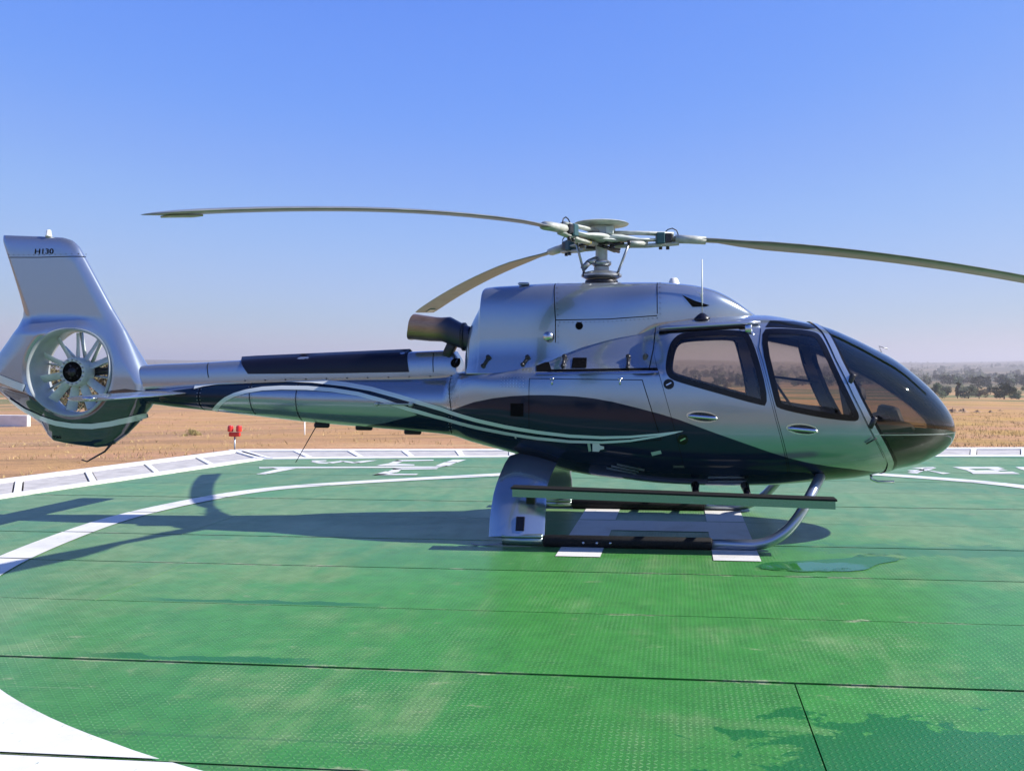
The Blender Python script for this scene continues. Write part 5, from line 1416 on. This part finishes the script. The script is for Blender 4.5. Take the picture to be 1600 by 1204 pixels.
mid = [(1462, 262, 6.6, 1.0, 0, 2, 'bushy green tree close beside the helicopter nose'), (1478, 300, 7.0, .9, 0, 0, 'grey green tree just right of the helicopter nose'), (1496, 268, 6.9, .8, 1, 0, 'slender tree with a bare trunk in the right hand field'),
       (1513, 255, 6.2, 1.3, 2, 0, 'broad crowned grey tree in the middle of the right field edge'), (1530, 285, 6.0, 1.1, 2, 1, 'olive tree with a flat crown on the right field edge'), (1569, 250, 6.4, 1.5, 0, 2, 'large dark green tree near the right edge of the photo'),
       (1592, 262, 6.0, 1.2, 0, 2, 'green tree cut off by the right edge of the photo'), (1548, 330, 5.0, 1.1, 0, 0, 'small pale tree between two bigger trees on the right')]
for k, (px_, d, h, sx, kd, lm, lab) in enumerate(mid):
    e = make_tree('field_tree', 60+k, 1600, .045, kd, LM[lm]); place(e, px_, d, h*.74, k*2.1, sx*1.1); tag(e, lab, 'tree')
protos = [make_tree('far_tree', 80+k, 420, .075, (0, 0, 2, 1)[k], LM[(0, 2, 1, 0)[k]]) for k in range(4)]
random.seed(21); used = [False]*4; count = 0
def far_place(px_, d, h):
    global count
    k = random.randrange(4)
    if not used[k]: e = protos[k]; used[k] = True
    else: e = copy_tree(protos[k])
    place(e, px_, d, h, random.uniform(0, 6.28), random.uniform(.9, 1.6)); tag(e, 'hazy far off tree in the valley below the pad', 'tree', 'far off trees across the valley')
for _ in range(110): far_place(random.uniform(1000, 1640), random.choice([random.uniform(420, 620), random.uniform(600, 1300)]), random.uniform(4.5, 7))
for _ in range(120): far_place(random.uniform(1000, 1640), random.uniform(900, 2600), random.uniform(6, 10))
for _ in range(30): far_place(random.uniform(-60, 420), random.uniform(300, 1500), random.uniform(4.5, 8))
for k in range(4):
    if not used[k]: far_place(1500, 700, 6)
def woodland():
    rnd = random.Random(33); V, F = [], []
    for _ in range(2600):
        d = 560*math.exp(rnd.random()*1.8); px_ = rnd.uniform(960, 1660) if rnd.random() < .8 else rnd.uniform(-80, 960)
        x = px2w(px_, d)
        if mnoise.noise(Vector((x*.006, d*.0042, 2))) < (.30 if d < 700 else .12): continue
        z = terr(x, d); h = rnd.uniform(3.5, 8); w_ = h*rnd.uniform(.45, .8)
        for _ in range(26):
            v = Vector((rnd.gauss(0, 1), rnd.gauss(0, 1), rnd.gauss(0, 1))).normalized()*rnd.random()**.4
            c = Vector((x + v.x*w_, d + v.y*w_, z + h*.5 + v.z*h*.5)); L = h*.16*rnd.uniform(.6, 1.5)
            a = Vector((rnd.gauss(0, 1), rnd.gauss(0, 1), rnd.gauss(0, 1))).normalized(); b = a.orthogonal().normalized(); o = len(V)
            V += [tuple(c + a*L), tuple(c + b*L*.7), tuple(c - a*L), tuple(c - b*L*.7)]; F.append((o, o+1, o+2, o+3))
    return V, F
tag(obj('far_woodland', woodland(), leaf_mat('far woodland leaves', (.06, .078, .05), (.10, .115, .07)), None, False), kind='stuff')
# tall trees on the rise behind the camera show only as a dark line mirrored in the paintwork
for k in range(9):
    e = copy_tree(protos[k % 4]); x, y = -40 + 10*k + random.uniform(-3, 3), -42 - random.uniform(0, 12)
    e.location = (x, y, terr(x, y)); h = random.uniform(4, 6.5); e.scale = (h*1.3, h*1.3, h); tag(e, 'tree standing behind the photographer and mirrored in the paint', 'tree', 'trees behind the photographer')
# dry shrub left of the pad corner light
sh_, _ = tree_mesh(5, 700, .05, 2)
d = 27.0; x = px2w(301, d); sb = obj('dry_shrub', sh_, leaf_mat('straw shrub', (.22, .18, .07), (.34, .28, .12)), None, False); sb.location = (x, d, terr(x, d)-.12); sb.scale = (.5, .5, .36); tag(sb, 'small straw coloured shrub on the dirt beyond the pad corner', 'shrub')

# dry grass
def grass():
    rnd = random.Random(11); V, F = [], []
    n = 0
    while n < 5200:
        d = 13 + 45*rnd.random()**1.8; x = px2w(rnd.uniform(-40, 1640), d)
        dx, dy = x-OX, y_ if False else d-OY
        lx, ly = dx*math.cos(PSI)-dy*math.sin(PSI), dx*math.sin(PSI)+dy*math.cos(PSI)
        if -10.4 < lx < 10.8 and ly < 10.4 and not (lx < -6.5 and (lx+8.45) < (ly-7.9)*.22 - .25): continue
        if x < 2 and rnd.random() < .8: continue
        if mnoise.noise(Vector((x*.25, d*.35, 9))) < -.02 and rnd.random() < .85: continue
        n += 1; z = terr(x, d)
        for _ in range(3):
            a = rnd.uniform(0, 6.28); h = rnd.uniform(.03, .11); w_ = rnd.uniform(.006, .014); lx_, ly_ = rnd.gauss(0, .04), rnd.gauss(0, .04); bx, by = x+rnd.gauss(0, .05), d+rnd.gauss(0, .05)
            o = len(V); V += [(bx-w_*math.cos(a), by-w_*math.sin(a), z-.02), (bx+w_*math.cos(a), by+w_*math.sin(a), z-.02), (bx+lx_, by+ly_, z+h)]; F.append((o, o+1, o+2))
    return V, F
tag(obj('dry_grass', grass(), plain('straw', (.42, .31, .14), .9, 0, 0, .3, 1), None, False), kind='stuff')

# ================================================================ HAZE
hb = obj('haze', box((0, 0, 14), (14000, 14000, 140)), None, None, False)
hb.data.materials.clear()
hm = bpy.data.materials.new('valley haze'); hm.use_nodes = True; hm.node_tree.nodes.clear()
ho = hm.node_tree.nodes.new('ShaderNodeOutputMaterial'); pv = hm.node_tree.nodes.new('ShaderNodeVolumePrincipled')
pv.inputs['Color'].default_value = (.86, .83, .89, 1); pv.inputs['Density'].default_value = .00036; pv.inputs['Anisotropy'].default_value = .2
hm.node_tree.links.new(pv.outputs[0], ho.inputs['Volume']); hb.data.materials.append(hm); tag(hb, kind='stuff')
